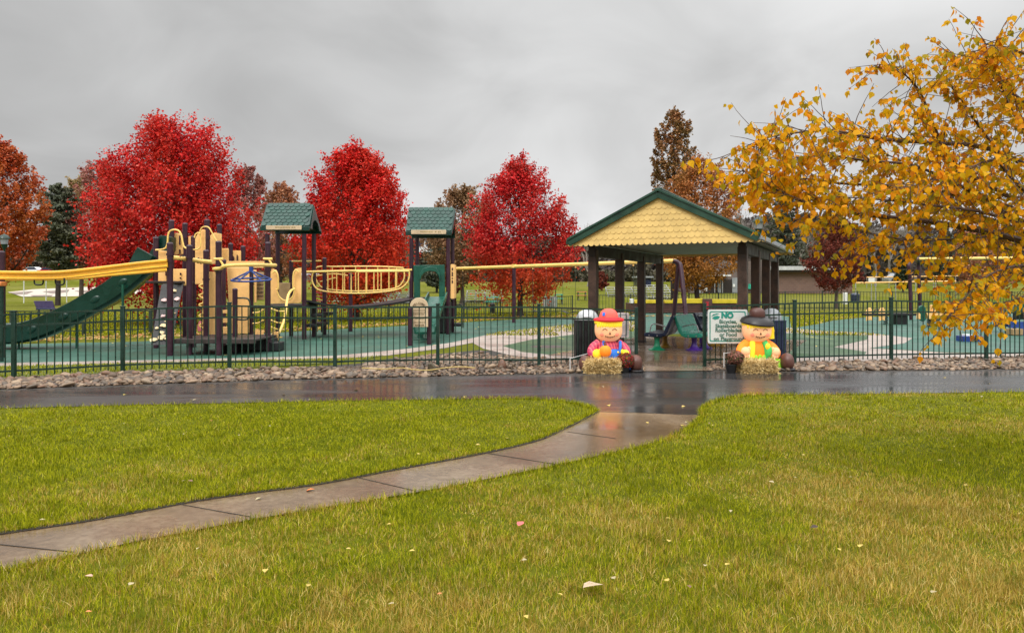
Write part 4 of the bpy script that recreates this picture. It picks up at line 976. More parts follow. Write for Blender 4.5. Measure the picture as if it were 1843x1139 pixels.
# ================================================================ BENCHES
def bench(name, label, o, ang, length, seat_m, legs, face=1):
    """moulded L-shaped bench: o = near end of the back's foot; ang turns the long axis away from the camera"""
    L = Vector((math.sin(ang), math.cos(ang), 0)); Fd = Vector((math.cos(ang), -math.sin(ang), 0)) * face
    root = thing(name, label, 'bench', (o.x, o.y, 0))
    t = .055
    out = [(-.30, .86), (-.27, .885), (-.24, .87), (-.05, .47), (.05, .425), (.36, .455), (.42, .44), (.44, .40), (.42, .35), (.02, .335), (-.09, .38), (-.16, .47)]
    mb = MB(); mb.prism(out, o, Fd, Z, L * length); sh = mb.build('seat_shell', seat_m, root, bevel=.02)
    for u in (.04, length - .04):
        mb = MB(); c = o + L * u
        for a_, h_ in ((.1, .385), (.3, .39)): mb = MB(); mb.tube([c + Fd * a_ + Z * h_ - L * .055, c + Fd * a_ + Z * h_ - L * .03], .018, 8); mb.build('bolt', M_['steel'], sh)
    for (f, m) in legs:
        c = o + L * length * f + Fd * .14; mb = MB()
        mb.lathe([(.21, 0.018), (.21, .035), (.12, .07), (.075, .13), (.06, .24), (.075, .34)], c, 18); mb.build('pedestal', m, root)
    c = o + L * .12
    mb = MB(); mb.tube(bez([c + Fd * -.10 + Z * .60, c + Fd * .16 + Z * .66, c + Fd * .27 + Z * .63, c + Fd * .31 + Z * .47], 5), .016, 8); mb.build('armrest', M_['steel'], root)
    return root
o1 = G(1187, 632.5); o1.z = 0
bench('bench', 'navy moulded bench on a jade pedestal, facing left under the pavilion', Vector((XA(1190, 18.3), 18.3, 0)), .42, 1.25, M_['navy'], ((.12, M_['jade']), (.85, M_['ochre'])), -1)
bench('bench', 'bright teal moulded bench on a violet pedestal under the pavilion', Vector((XA(1232, 18.25), 18.25, 0)), .60, 1.15, M_['teal'], ((.25, M_['viol']), (.85, M_['viol'])), 1)
bench('bench', 'dark navy bench just behind the teal one, near the fence gate post', Vector((XA(1266, 19.9), 19.9, 0)), .62, 1.2, M_['navy'], ((.2, M_['ochre']), (.8, M_['ochre'])), 1)
mbt = thing('cafe_table', 'pale topped table behind the teal bench, mostly hidden by it', 'table', (XA(1262, 20.6), 20.6, 0))
mb = MB(); mb.box((XA(1262, 20.6), 20.6, .80), (.75, .75, .04), rz=.4); mb.build('table_top', M_['alu'], mbt, bevel=.01)
mb = MB(); mb.tube([(XA(1262, 20.6), 20.6, .02), (XA(1262, 20.6), 20.6, .8)], .05, 10); mb.build('leg', M_['viol'], mbt)

# ================================================================ BINS
def bin_(label, px, pyb, wpx, pyt, dome, m, dm, sq=True):
    c = G(px, pyb); sc = F / c.y; w_ = wpx / sc; h = (pyb - pyt) / sc
    root = thing('litter_bin', label, 'litter bin', tuple(c))
    mb = MB(); mb.box((c.x, c.y, h / 2), (w_ * .9, w_ * .9, h - .04)); bd = mb.build('body', M_['black'], root, bevel=.01)
    for i in range(9):
        x = -w_ / 2 + w_ * (i + .5) / 9
        for s in (-1, 1):
            mb = MB(); mb.box((c.x + x, c.y + s * w_ * .48, h / 2), (w_ / 9 * .82, .022, h)); mb.build('slat', m, bd, bevel=.004)
            mb = MB(); mb.box((c.x + s * w_ * .48, c.y + x, h / 2), (.022, w_ / 9 * .82, h)); mb.build('slat', m, bd, bevel=.004)
    mb = MB(); mb.box((c.x, c.y, h + .012), (w_ * 1.02, w_ * 1.02, .035)); mb.build('rim', m, root, bevel=.006)
    r = dome[0] / sc; dh = dome[1] / sc
    mb = MB(); mb.lathe([(r * 1.02, h + .03), (r, h + .03 + dh * .25), (r * .92, h + .03 + dh * .5), (r * .72, h + .03 + dh * .78), (r * .4, h + .03 + dh * .95), (0, h + .03 + dh)], (c.x, c.y, 0), 22); dd = mb.build('domed_lid', dm, root)
    mb = MB(); mb.box((c.x - r * .1, c.y - r * .86, h + .03 + dh * .3), (r * .8, .1, dh * .32)); mb.build('opening', dm, dd, bevel=.03)
    return root
bin_('black slatted litter bin with white domed lid behind the red hatted figure', 1057, 650, 46, 577.5, (19.5, 18), M_['black'], mat('pale_grey_dome', (.52, .54, .55), .4, .1, 4, dirt=.15))
bin_('navy litter bin with grey domed lid behind the black hatted figure', 1388, 643, 40, 578, (18, 21), M_['navy'], M_['dome'])

# ================================================================ SIGNS
M_plastic = mat('white_back_panel', (0.62, 0.53, 0.52), 0.4, 0.05, 3, dirt=.1)
def sign_board(root, c, w_, h, m, edge, rz=0.0, r=.035):
    poly = []
    for cx, cy, s in ((w_ / 2 - r, h / 2 - r, 0), (-w_ / 2 + r, h / 2 - r, 90), (-w_ / 2 + r, -h / 2 + r, 180), (w_ / 2 - r, -h / 2 + r, 270)):
        for i in range(5): t = math.radians(s + 22.5 * i); poly.append((cx + r * math.cos(t), cy + r * math.sin(t)))
    u = Vector((math.cos(rz), math.sin(rz), 0)); nrm = Vector((u.y, -u.x, 0))
    mb = MB(); mb.prism(poly, c, u, Z, -nrm * .006); bd = mb.build('board', m, root, smooth=False)
    mb = MB(); n = len(poly)
    ins = [(a * (1 - .035 / w_ * 2), b * (1 - .035 / h * 2)) for a, b in poly]; ins2 = [(a * (1 - .055 / w_ * 2), b * (1 - .055 / h * 2)) for a, b in poly]
    o = Vector(c) + nrm * .002
    v1 = [o + u * a + Z * b for a, b in ins]; v2 = [o + u * a + Z * b for a, b in ins2]
    mb.add(v1 + v2, [(i, (i + 1) % n, n + (i + 1) % n, n + i) for i in range(n)]); mb.build('border', edge, bd, smooth=False)
    return bd, u, nrm
Ys = 14.55
c = P(1309.5, 587.5, Ys); NS = thing('rules_sign', 'white NO bicycles sign with green lettering fixed to the fence', 'sign', (c.x, Ys, 0))
bd, u, nrm = sign_board(NS, c, 71.5 / F * Ys, 61 / F * Ys, M_['signw'], M_['signg'])
k = Ys / F
def st(txt, px, py, size, m, bold, dy=0):
    text_part(txt, size * k, face_cam(P(px, py, Ys - .004)), m, bd, bold=bold)
st('NO', 1309, 568, 13.5, M_['signg'], .010)
for t, x, y in (('Bicycles,', 1310.5, 579), ('Skateboards,', 1312, 586.8), ('Rollerblades', 1310.8, 594.5), ('or Food', 1310.5, 602.3), ('on Playground', 1312, 609.8)): st(t, x, y, 9.5, M_['signd'], .0022)
mb = MB()   # leaf-like swoosh emblem
for pts in ([(1280, 570), (1284, 565.5), (1290, 564), (1295, 565), (1291, 566), (1286, 567.5)], [(1281.5, 573), (1285, 569.5), (1291, 568), (1296, 570), (1293, 574), (1287, 575.5)]):
    q = [P(a, b, Ys - .004) for a, b in pts]; mb.add(q, [tuple(range(len(q)))])
mb.build('emblem', M_['signg'], bd, smooth=False)
for x, y in ((1309, 562), (1309, 612.5)):
    mb = MB(); p = P(x, y, Ys - .006); mb.tube([p, p + Vector((0, -.008, 0))], .010, 8); mb.build('bolt', M_['ink'], bd)
c = P(1121, 585, 15.4); WS = thing('notice_board', 'blank pinkish white notice panel on the fence behind the red hatted figure', 'sign', (c.x, 15.4, 0))
bd2, u2, n2_ = sign_board(WS, c, 22 / F * 15.4, 45 / F * 15.4, M_plastic, M_['dome'])
c = P(990, 544, 44); IS = thing('info_sign', 'pale blue and white rules sign beyond the swings, by the maple trunk', 'sign', (c.x, 44, 0))
bd3, u3, n3 = sign_board(IS, c, 26 / F * 44, 21.5 / F * 44, M_['signw'], M_['teal'], r=.02)
mb = MB(); R = random.Random(4)
for i in range(8):
    y = 536.5 + i * 2.1; x0 = 982; mb.box(P(x0 + .2, y, 43.97), (.05, .004, .04)); mb.box(P(x0 + 9 + R.uniform(-1, 1), y, 43.97), (R.uniform(.35, .5), .004, .022))
mb.build('lettering', M_['signd'], bd3, smooth=False)
for x in (980, 1000): 
    X = XA(x, 44.05); mb = MB(); mb.tube([(X, 44.05, 0), (X, 44.05, 1.4)], .03, 8); mb.build('post', M_['bfence'], IS)

# ================================================================ SCARECROW INFLATABLES
def plaid_mat():
    m, nt, b = newmat('red_plaid_cloth')
    tc = nt.new('ShaderNodeNewGeometry'); sep = nt.new('ShaderNodeSeparateXYZ'); nt.link(tc.outputs['Position'], sep.inputs[0])
    def stripe(s, f, w): return nt.math('LESS_THAN', nt.math('FRACT', nt.math('MULTIPLY', s, f)), w)
    a = nt.math('ADD', sep.outputs[0], nt.math('MULTIPLY', sep.outputs[1], .6))
    s1 = stripe(a, 15, .42); s2 = stripe(sep.outputs[2], 15, .42)
    c = nt.mix(nt.math('MULTIPLY', s1, .55), (0.75, 0.055, 0.10), (0.28, 0.02, 0.10)); c = nt.mix(nt.math('MULTIPLY', s2, .5), c, (0.22, 0.02, 0.09))
    c = nt.mix(nt.math('MULTIPLY', stripe(nt.math('ADD', a, .018), 15, .06), .7), c, (0.9, 0.5, 0.4))
    nt.link(c, b.inputs['Base Color']); b.inputs['Roughness'].default_value = .5
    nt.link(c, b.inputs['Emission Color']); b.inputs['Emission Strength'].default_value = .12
    return m
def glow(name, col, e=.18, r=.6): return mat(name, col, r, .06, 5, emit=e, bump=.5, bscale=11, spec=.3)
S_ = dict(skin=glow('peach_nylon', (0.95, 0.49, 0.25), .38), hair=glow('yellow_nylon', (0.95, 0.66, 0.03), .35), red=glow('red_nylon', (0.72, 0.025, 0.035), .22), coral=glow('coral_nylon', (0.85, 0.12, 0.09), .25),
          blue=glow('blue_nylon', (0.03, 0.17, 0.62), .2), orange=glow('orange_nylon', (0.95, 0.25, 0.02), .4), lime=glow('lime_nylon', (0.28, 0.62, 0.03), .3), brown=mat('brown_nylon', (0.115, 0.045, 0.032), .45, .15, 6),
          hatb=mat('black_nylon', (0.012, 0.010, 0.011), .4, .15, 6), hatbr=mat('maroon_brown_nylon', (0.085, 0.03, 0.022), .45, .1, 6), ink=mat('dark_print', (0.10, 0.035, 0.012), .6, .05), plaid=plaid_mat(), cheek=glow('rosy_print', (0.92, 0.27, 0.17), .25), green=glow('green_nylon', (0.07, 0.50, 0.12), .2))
def scarecrow(label, px, Yb, kind):
    """sitting inflatable harvest figure; lengths in photo pixels at its own depth"""
    s = Yb / F; ox = XA(px, Yb)
    root = thing('scarecrow_inflatable', label, 'inflatable figure', (ox, Yb, 0))
    def W(a, b, d=0): return Vector((ox + a * s, Yb + d * s, EYE - (b - HY) * s))
    def ball(name, a, b, d, r, m, parent=root, p=2.0, q=None, M=None, seg=20, rings=14):
        mb = MB(); mb.ball(W(a, b, d), [x * s for x in r], seg, rings, p=p, q=q, M=M); return mb.build(name, m, parent)
    A_ = kind == 'a'
    hx, hy = (0, 592) if A_ else (0, 592.5)
    hr = (24.5, 22, 22.5) if A_ else (25, 22, 22.5)
    # body
    ball('torso', -1, 636, 3, (24, 18, 27), S_['plaid'] if A_ else S_['orange'], p=2.2)
    for sx in (-1, 1):
        mb = MB(); pts = bez([W(sx * 16, 619, 2), W(sx * 27, 626, -2), W(sx * 31, 634, -10), W(sx * 26, 640, -17)], 6); n = len(pts)
        mb.tube(pts, [(10 - 3 * i / n) * s for i in range(n)], 14); mb.build('sleeve', S_['plaid'] if A_ else S_['orange'], root)
        hand = (-23, 635, -21) if sx < 0 else (27, 636, -20)
        if not A_: hand = (-26, 631, -19) if sx < 0 else (27, 632, -19)
        gl = ball('glove', *hand, (8, 7, 8.5), S_['hair'] if A_ else S_['skin'], p=2.1)
        ball('thumb', hand[0] - sx * 5, hand[1] - 5, hand[2] - 2, (3, 3, 4.5), S_['hair'] if A_ else S_['skin'], gl)
        for j in range(3): ball('finger', hand[0] + sx * (2 - 3.4 * j), hand[1] + 7, hand[2] - 2, (2.2, 3, 4.2), S_['hair'] if A_ else S_['skin'], gl)
        mb = MB(); pts = bez([W(sx * 12, 655, 0), W(sx * 28, 655, -10), W(sx * 38, 654, -16)], 6)
        mb.tube(pts, [10 * s] * len(pts), 14); mb.build('leg', S_['blue'] if A_ else S_['lime'], root)
        ex = (-43.5, 652.5) if sx < 0 else (46, 651.5)
        if not A_: ex = (-40, 650) if sx < 0 else (47, 649)
        bt = ball('boot', *ex, -20, (11.5, 15, 15.5), S_['brown'], p=2.2)
        ball('boot_sole', ex[0] + sx * 1, ex[1] + 13, -20, (12.5, 16, 3.5), S_['hatb'], bt, p=2.4)
    if A_:
        bib = ball('overall_bib', 5, 642, -6, (17, 13.5, 16), S_['blue'], p=2.8)
        for sx in (-11, 19): 
            mb = MB(); mb.tube(bez([W(sx * .85 + 1, 632, -19), W(sx * .95 + 1, 622, -17), W(sx + 1, 614, -9)], 5), 2.6 * s, 8); mb.build('strap', S_['blue'], root)
        for sx in (-6, 15): ball('button', sx, 632, -19.5, (2, 1.2, 2), S_['hair'], bib, seg=10, rings=6)
        pk = thing('pumpkin', 'glowing orange inflatable pumpkin held before the plaid shirt', 'pumpkin', tuple(W(-9, 639, -28)))
        mb = MB(); c_ = W(-9, 629.5, -28); seg = 40; pr = []
        vs = []; fs = []
        for i in range(13):
            ph = -PI / 2 + PI * i / 12
            for j in range(seg):
                th = 2 * PI * j / seg; rr = 11 * s * (math.cos(ph) ** .85 if math.cos(ph) > 0 else 0) * (1 - .07 * abs(math.cos(4 * th)))
                vs.append(c_ + Vector((rr * math.cos(th), rr * math.sin(th), 10.3 * s * math.sin(ph))))
        for i in range(12):
            for j in range(seg): fs.append((i * seg + j, i * seg + (j + 1) % seg, (i + 1) * seg + (j + 1) % seg, (i + 1) * seg + j))
        mb.add(vs, fs); mb.build('body', S_['orange'], pk)
        mb = MB(); mb.tube(bez([W(-9, 620.5, -28), W(-9.5, 617, -28), W(-12, 614.5, -28)], 4), [2.4 * s] * 5 + [1.7 * s] * 4, 8); mb.build('stem', S_['brown'], pk)
    else:
        for sx in (-1, 1):
            mb = MB(); mb.tube(bez([W(sx * 11, 615, -10), W(sx * 13, 626, -16), W(sx * 14, 642, -17)], 6), [5 * s] * 13, 10); mb.build('vest_panel', S_['hair'] if sx < 0 else S_['green'], root)
        tr = ball('trousers', -1, 650, -4, (30, 17, 12), S_['lime'], p=2.4)
        for i in range(9):
            t = -1 + i * .25; ball('hem_leaf', t * 27, 642 + 3 * abs(t), -18, (3.6, 2.5, 6), S_['lime'], tr, M=Matrix.Rotation(t * .6, 3, 'Y'), seg=10, rings=8)
        cb = ball('corn_cob', 15, 631, -21, (5, 4.5, 10.5), S_['green'], M=Matrix.Rotation(.15, 3, 'Y')); ball('kernels', 13, 622, -21, (4.5, 4, 6), S_['hair'], cb)
        ball('belt_patch', 12, 646, -21, (4, 2, 3), S_['blue'], tr, seg=10, rings=8)
    # head
    hd = ball('head', hx, hy, 0, hr, S_['skin'], p=2.5, q=2.6, seg=32, rings=22)
    def onface(a, b, off=.6):
        d_ = max(1e-3, 1 - (abs(a) / hr[0]) ** 2.5); zz = abs(b) / hr[2]
        t = max(0.0, 1 - zz ** 2.6) ** (1 / 2.6)            # ring radius at that height
        aa = min(.999, abs(a) / (hr[0] * max(t, .05)))
        return W(hx + a, hy + b, -hr[1] * t * (1 - aa ** 2.5) ** .4 - off)
    def line(name, pts, r, m): mb = MB(); mb.tube([onface(a, b) for a, b in pts], r * s, 6); mb.build(name, m, hd)
    for sx in (-9.0, 8.2):
        line('closed_eye', [(sx - 4.2 + i * 1.05, 1.2 - 2.8 * math.sin(PI * i / 8)) for i in range(9)], .55, S_['ink'])
        mb = MB(); q = onface(sx * 1.5, 8.5, .1); mb.ball(q, (4.2 * s, 1.0 * s, 3.4 * s), 14, 8); mb.build('cheek', S_['cheek'], hd)
    line('smile', [(-9 + i * 1.8, 11.2 + 2.4 * math.sin(PI * i / 10)) for i in range(11)], .5, S_['ink'])
    for i in range(6): x = -7.4 + 3 * i; y = 11.6 + 2.4 * math.sin(PI * (x + 9) / 18); line('stitch', [(x, y - 1.6), (x, y + 1.6)], .42, S_['ink'])
    mb = MB(); q = [onface(-1.9, 8.6, .5), onface(1.9, 8.6, .5), onface(0, 3.2, .5), onface(0, 7, 1.8)]; mb.add(q, [(0, 1, 3), (1, 2, 3), (2, 0, 3)]); mb.build('nose', S_['ink'], hd, smooth=False)
    # hair, hat
    hm = S_['hair']
    mb = MB(); mb.ball(W(hx, hy - (12.5 if A_ else 11.5), .6), (hr[0] * 1.03 * s, hr[1] * 1.03 * s, (7.5 if A_ else 9) * s), 28, 12, p=2.5, q=3); fr_ = mb.build('hair', hm, hd)
    R = random.Random(6)
    for i in range(11):
        a = -20 + 4 * i; q = onface(a, -6.0 + (0 if A_ else 1), .3); mb = MB(); mb.ball(q + Vector((0, .6 * s, 1.5 * s)), (2.6 * s, 1.3 * s, (3.2 + R.uniform(0, 1.6)) * s), 10, 8); mb.build('fringe', hm, fr_)
    if not A_:
        for dx_, y0_ in ((23.5, 600), (25.5, 596)): 
            mb = MB(); mb.tube(bez([W(dx_ - 2, 584, -4), W(dx_, y0_, -5), W(dx_ + 1, 609, -4)], 5), [4.4 * s] * 6 + [3.6 * s] * 5, 10); mb.build('side_lock', hm, fr_)
    ht = thing_part = None
    if A_:
        mb = MB(); mb.lathe([(0, 0), (16, -.5), (25, .5), (27.5, 3.2), (26, 6), (20, 7.6), (14, 8)], (0, 0, 0), 30); mb.v = [tuple(Vector(v) * s + W(hx + .5, 579, 0)) for v in mb.v]; hb = mb.build('hat_brim', S_['red'], hd)
        mb = MB(); mb.ball(W(hx + .5, 572.5, 0), (17 * s, 16 * s, 17.5 * s), 24, 14, p=2.3); mb.build('hat_crown', S_['coral'], hb)
        mb = MB(); q = W(hx - 10, 565, -13.2); mb.box(q, (5.2 * s, 1.4 * s, 6.4 * s), M=Matrix.Rotation(-.55, 3, 'Z') @ Matrix.Rotation(-.25, 3, 'X')); mb.build('hat_patch', S_['blue'], hb, bevel=.004)
    else:
        tilt = Matrix.Rotation(.10, 4, 'Y') @ Matrix.Rotation(.12, 4, 'X'); q0 = W(hx + 1, 577, 0)
        mb = MB(); mb.lathe([(0, -1), (17, -1.5), (25, -5), (28.5, -6.5), (30, -4), (27.5, 2), (20, 6.5), (13, 8)], (0, 0, 0), 30); mb.v = [tuple(tilt @ (Vector(v) * s) + q0) for v in mb.v]; hb = mb.build('hat_brim', S_['hatb'], hd)
        mb = MB(); mb.ball(W(hx + .5, 566, 0), (13.5 * s, 13.5 * s, 12.5 * s), 24, 14, p=2.6); mb.build('hat_crown', S_['hatbr'], hb)
        mb = MB(); mb.lathe([(14.2, -2), (15.2, -2), (14.6, 2.4), (13.8, 2.4)], (0, 0, 0), 26); mb.v = [tuple(Vector(v) * s + W(hx + .5, 572.5, 0)) for v in mb.v]; mb.build('hat_band', S_['hatb'], hb)
    return root
scarecrow('smiling inflatable scarecrow in red hat and blue overalls with pumpkin', 1095, 14.1, 'a')
scarecrow('smiling inflatable scarecrow in black hat with orange shirt and lime trousers', 1362, 14.3, 'b')

# ---- hay bales
def straw_mat():
    m, nt, b = newmat('straw'); geo = nt.new('ShaderNodeNewGeometry')
    c = nt.ramp(geo.outputs['Random Per Island'], [(0, (0.40, 0.26, 0.09)), (.4, (0.72, 0.50, 0.20)), (.75, (0.90, 0.70, 0.36)), (1, (0.55, 0.38, 0.14))])
    nt.link(c, b.inputs['Base Color']); b.inputs['Roughness'].default_value = .7; return m
M_straw = straw_mat()
def bale(label, x0, x1, y0, y1, seed):
    c = G((x0 + x1) / 2, y1); s = c.y / F; w_, h, d_ = (x1 - x0) * s, (y1 - y0) * s, .36; R = np.random.default_rng(seed)
    c.y += d_ / 2; c.x = XA((x0 + x1) / 2, c.y - d_ / 2)
    root = thing('hay_bale', label, 'hay bale', tuple(c))
    mb = MB(); mb.box((c.x, c.y, h * .47), (w_ * .93, d_ * .92, h * .92)); mb.build('bale', mat('packed_straw', (.55, .38, .15), .8, .3, 20, bump=1, bscale=60), root, bevel=.03)
    n = 3400; V = []; 
    f = R.integers(0, 4, n); u = R.uniform(-.5, .5, n); v = R.uniform(0, 1, n)
    X = np.where(f == 3, np.sign(u) * .44, u * .92) * w_; Yy = np.where(f == 0, -.49, np.where(f == 1, R.uniform(-.5, .5, n), np.where(f == 2, -.49, R.uniform(-.5, .5, n)))) * d_; Zz = np.where(f == 1, .92, v * .95) * h
    C = np.stack([X + c.x, Yy + c.y, Zz + .006], 1); out = np.stack([np.where(f == 3, np.sign(u), 0) * 1.0, np.where((f == 0) | (f == 2), -1.0, 0), np.where(f == 1, 1.0, 0)], 1)
    T = unit(R.normal(size=(n, 3)) * np.array([1, .45, .75]) + out * R.uniform(0, .7, n)[:, None]); Ln = R.uniform(.06, .19, n)[:, None]; B = unit(np.cross(T, R.normal(size=(n, 3)))) * R.uniform(.003, .006, n)[:, None]
    E = C + T * Ln * .6; E[:, 2] = np.maximum(E[:, 2], .012); S0 = C - T * Ln * .4; S0[:, 2] = np.maximum(S0[:, 2], .012)
    V = np.stack([S0 - B, S0 + B, E + B, E - B], 1).reshape(-1, 3)
    np_mesh('loose_straw', V, quads=np.arange(4 * n).reshape(n, 4), mats=M_straw, parent=root)
    for t in (-.28, .28):
        mb = MB(); X_ = c.x + t * w_; q = [(X_, c.y - d_ / 2 - .004, 0.01), (X_, c.y - d_ / 2 - .004, h), (X_, c.y + d_ / 2, h)]; mb.tube(q, .003, 5); mb.build('twine', M_rope, root)
bale('shaggy straw bale in front of the red hatted scarecrow', 1056, 1114, 651, 673.5, 1)
bale('shaggy straw bale in front of the black hatted scarecrow', 1338, 1400, 652.5, 673, 2)

# ---- potted chrysanthemums
def mums(label, px, pyb, pot_w, pot_h, cx, cy, rx, ry, stops, seed):
    c = G(px, pyb); s = c.y / F; c.y += pot_w * s * .5; R = np.random.default_rng(seed)
    root = thing('potted_mum', label, 'potted plant', tuple(c)); r = pot_w * s / 2; h = pot_h * s
    mb = MB(); mb.lathe([(r * .72, .01), (r * .98, h * .9), (r * 1.06, h * .9), (r * 1.06, h), (r * .9, h), (r * .85, h * .85), (0, h * .85)], (c.x, c.y, 0), 20); mb.build('pot', M_['black'], root)
    n = 2200; U = unit(R.normal(size=(n, 3))); rad = R.uniform(.55, 1.0, n)[:, None] ** .5
    ctr = np.array([XA(cx, c.y), c.y, EYE - (cy - HY) * s]); C = ctr + U * rad * np.array([rx * s, rx * s, ry * s]); C[:, 2] = np.maximum(C[:, 2], h * .7)
    lf = R.uniform(size=n) < .5
    leaves('foliage', C[lf], U[lf] + R.normal(size=(lf.sum(), 3)) * .5, R.uniform(.02, .04, lf.sum()), leafmat('mum_leaf', [(0, (.03, .05, .015)), (1, (.08, .11, .03))], .2), root)
    k = ~lf; leaves('flowers', C[k] + U[k] * .012, U[k] + R.normal(size=(k.sum(), 3)) * .35, R.uniform(.018, .036, k.sum()), leafmat('mum_flower_' + str(seed), stops, .2), root, asp=1.0)
mums('dark pot of red chrysanthemums beside the straw bale', 1125, 672, 24, 17, 1125, 652, 16, 16, [(0, (.20, .02, .02)), (.5, (.36, .035, .03)), (1, (.28, .06, .05))], 11)
mums('black pot of faded brownish chrysanthemums left of the right straw bale', 1319, 673, 21, 17, 1324, 645, 15, 13, [(0, (.16, .06, .04)), (.6, (.30, .13, .09)), (1, (.42, .20, .16))], 12)
# ---- guy ropes and stakes
def guy(label, a, b, Ya, Yb):
    p, q = P(*a, Ya), P(*b, Yb); root = thing('guy_rope', label, 'guy rope', (q.x, q.y, 0))
    mb = MB(); mb.tube([p, q], .005, 5); mb.build('cord', M_['white'], root); mb = MB(); mb.tube([q + Vector((0, 0, .02)), (q.x, q.y, -.02)], .009, 6); mb.build('stake', M_['white'], root)
guy('white guy rope and stake left of the red hatted scarecrow', (1066, 634), (1026, 645), 14.0, 13.9)
guy('white guy rope and stake left of the black hatted scarecrow', (1338, 630), (1303, 636), 14.2, 14.3)
mb = MB(); q = [G(a, b) + Vector((0, 0, .03)) for a, b in ((1128, 668), (1140, 671), (1150, 669), (1156, 664), (1154, 660), (1146, 661))]; mb.tube(bez(q, 5), .022, 8)
tag(mb.build('drain_hose', M_['deck'], loc=tuple(q[0])), 'short brown corrugated hose curling beside the gate opening', 'hose')

# ================================================================ FAR OBJECTS
def far_box(mb, px0, py0, px1, py1, Y, dep): 
    a, b = P(px0, py1, Y), P(px1, py0, Y); mb.box(((a.x + b.x) / 2, Y + dep / 2, (a.z + b.z) / 2), (b.x - a.x, dep, b.z - a.z)); return mb
# long planter box with yellow caps
Yp = 44; PB = thing('planter_box', 'long low brown box with bright yellow caps behind the pavilion', 'planter', (XA(1232, Yp), Yp, 0))
mb = MB(); far_box(mb, 1136, 546, 1332, 562.5, Yp, 2.2); mb.build('wall', mat('dark_red_timber', (.085, .032, .024), .6, .25, 3, dirt=.2), PB, smooth=False)
for i in range(3): mb = MB(); far_box(mb, 1136, 549.5 + i * 4.2, 1332, 550.1 + i * 4.2, Yp - .02, .04); mb.build('plank_gap', M_['beam'], PB, smooth=False)
for a, b, y in ((1135, 1141, 538), (1142, 1186, 540), (1197, 1212, 540.5), (1213, 1230, 538), (1231, 1265, 537.5), (1281, 1326, 538.5)):
    mb = MB(); far_box(mb, a, y, b, 546, Yp - .06, .5); mb.build('cap', M_['white'] if a == 1135 else M_['yellow'], PB, bevel=.02)
mb = MB(); far_box(mb, 1265, 538, 1282, 563, Yp - .2, .4); mb.build('pier', mat('dark_red_pier', (.075, .03, .024), .6, .2, 3), PB, bevel=.02)
mb = MB(); mb.tube([P(1273, 556, Yp - .3), P(1273, 543, Yp - .3)], .09, 10); mb.build('red_drum', M_['red'], PB)
# bleachers
def bleacher(label, x0, x1, ytop, ybot, Y, rows=5, zg=None):
    z0 = gz(XA((x0 + x1) / 2, Y), Y); base = P((x0 + x1) / 2, 0, Y); zt = EYE - (ytop - HY) / F * Y
    root = thing('bleacher', label, 'bleachers', (base.x, Y, z0)); X0, X1 = XA(x0, Y), XA(x1, Y); H = zt - z0
    for r in range(rows):
        z = z0 + H * (r + 1) / rows; y = Y + r * .65
        mb = MB(); mb.box(((X0 + X1) / 2, y, z), (X1 - X0, .3, .05)); mb.build('seat_plank', M_['alu'], root, smooth=False)
        mb = MB(); mb.box(((X0 + X1) / 2, y + .3, z - .2), (X1 - X0, .3, .04)); mb.build('foot_plank', M_['alu'], root, smooth=False)
    for i in range(5):
        x = X0 + (X1 - X0) * (i + .05) / 4.1; mb = MB()
        mb.tube([(x, Y - .1, z0), (x, Y + rows * .65, z0 + H)], .03, 6); mb.tube([(x, Y + rows * .65, z0), (x, Y + rows * .65, z0 + H)], .03, 6); mb.tube([(x, Y - .1, z0 + .03), (x, Y + rows * .65, z0 + .03)], .03, 6)
        mb.build('frame', M_['steel'], root)
bleacher('silver bleachers seen between bridge and maple, left of the grey bin', 592, 655, 533, 551, 62, 3)
bleacher('silver bleachers right of the grey bin, below the bridge end', 672, 742, 527, 549, 60, 6)
bleacher('silver bleachers on the lawn left of the smallest maple trunk', 836, 905, 523.5, 544, 62, 5)
bleacher('silver bleachers seen between the left pavilion posts', 1095, 1160, 517, 534, 72, 4)
bleacher('silver bleachers seen just left of the swing end legs', 1165, 1215, 513, 538, 68, 6)
# picnic tables
def picnic(label, x0, x1, y0, y1, Y, m):
    z0 = gz(XA(x0, Y), Y); X0, X1 = XA(x0, Y), XA(x1, Y); root = thing('picnic_table', label, 'picnic table', ((X0 + X1) / 2, Y, z0)); zt = z0 + .76; xm = (X0 + X1) / 2; L = X1 - X0
    mb = MB(); mb.box((xm, Y, zt), (L, .75, .06)); mb.build('table_top', m, root, bevel=.01)
    for s in (-1, 1): 
        mb = MB(); mb.box((xm, Y + s * .68, z0 + .45), (L, .28, .05)); mb.build('seat', m, root, bevel=.01)
        mb = MB(); x = xm + s * L * .36; mb.tube([(x, Y - .7, z0), (x, Y - .25, zt)], .035, 6); mb.tube([(x, Y + .7, z0), (x, Y + .25, zt)], .035, 6); mb.tube([(x, Y - .7, z0 + .43), (x, Y + .7, z0 + .43)], .03, 6); mb.build('leg', M_['bfence'], root)
picnic('teal picnic table beside the silver bleachers on the far lawn', 873, 898, 530, 541, 54, M_['teal'])
picnic('teal picnic table right of the smallest maple, above the info sign', 997, 1013, 526, 536, 60, M_['teal'])
picnic('yellow picnic table directly right of the smallest maple trunk', 936, 951, 527, 535, 62, M_['yellow'])
picnic('orange topped picnic table left of the pavilion post', 1038, 1056, 525, 530, 66, mat('orange_table', (.5, .2, .07), .5))
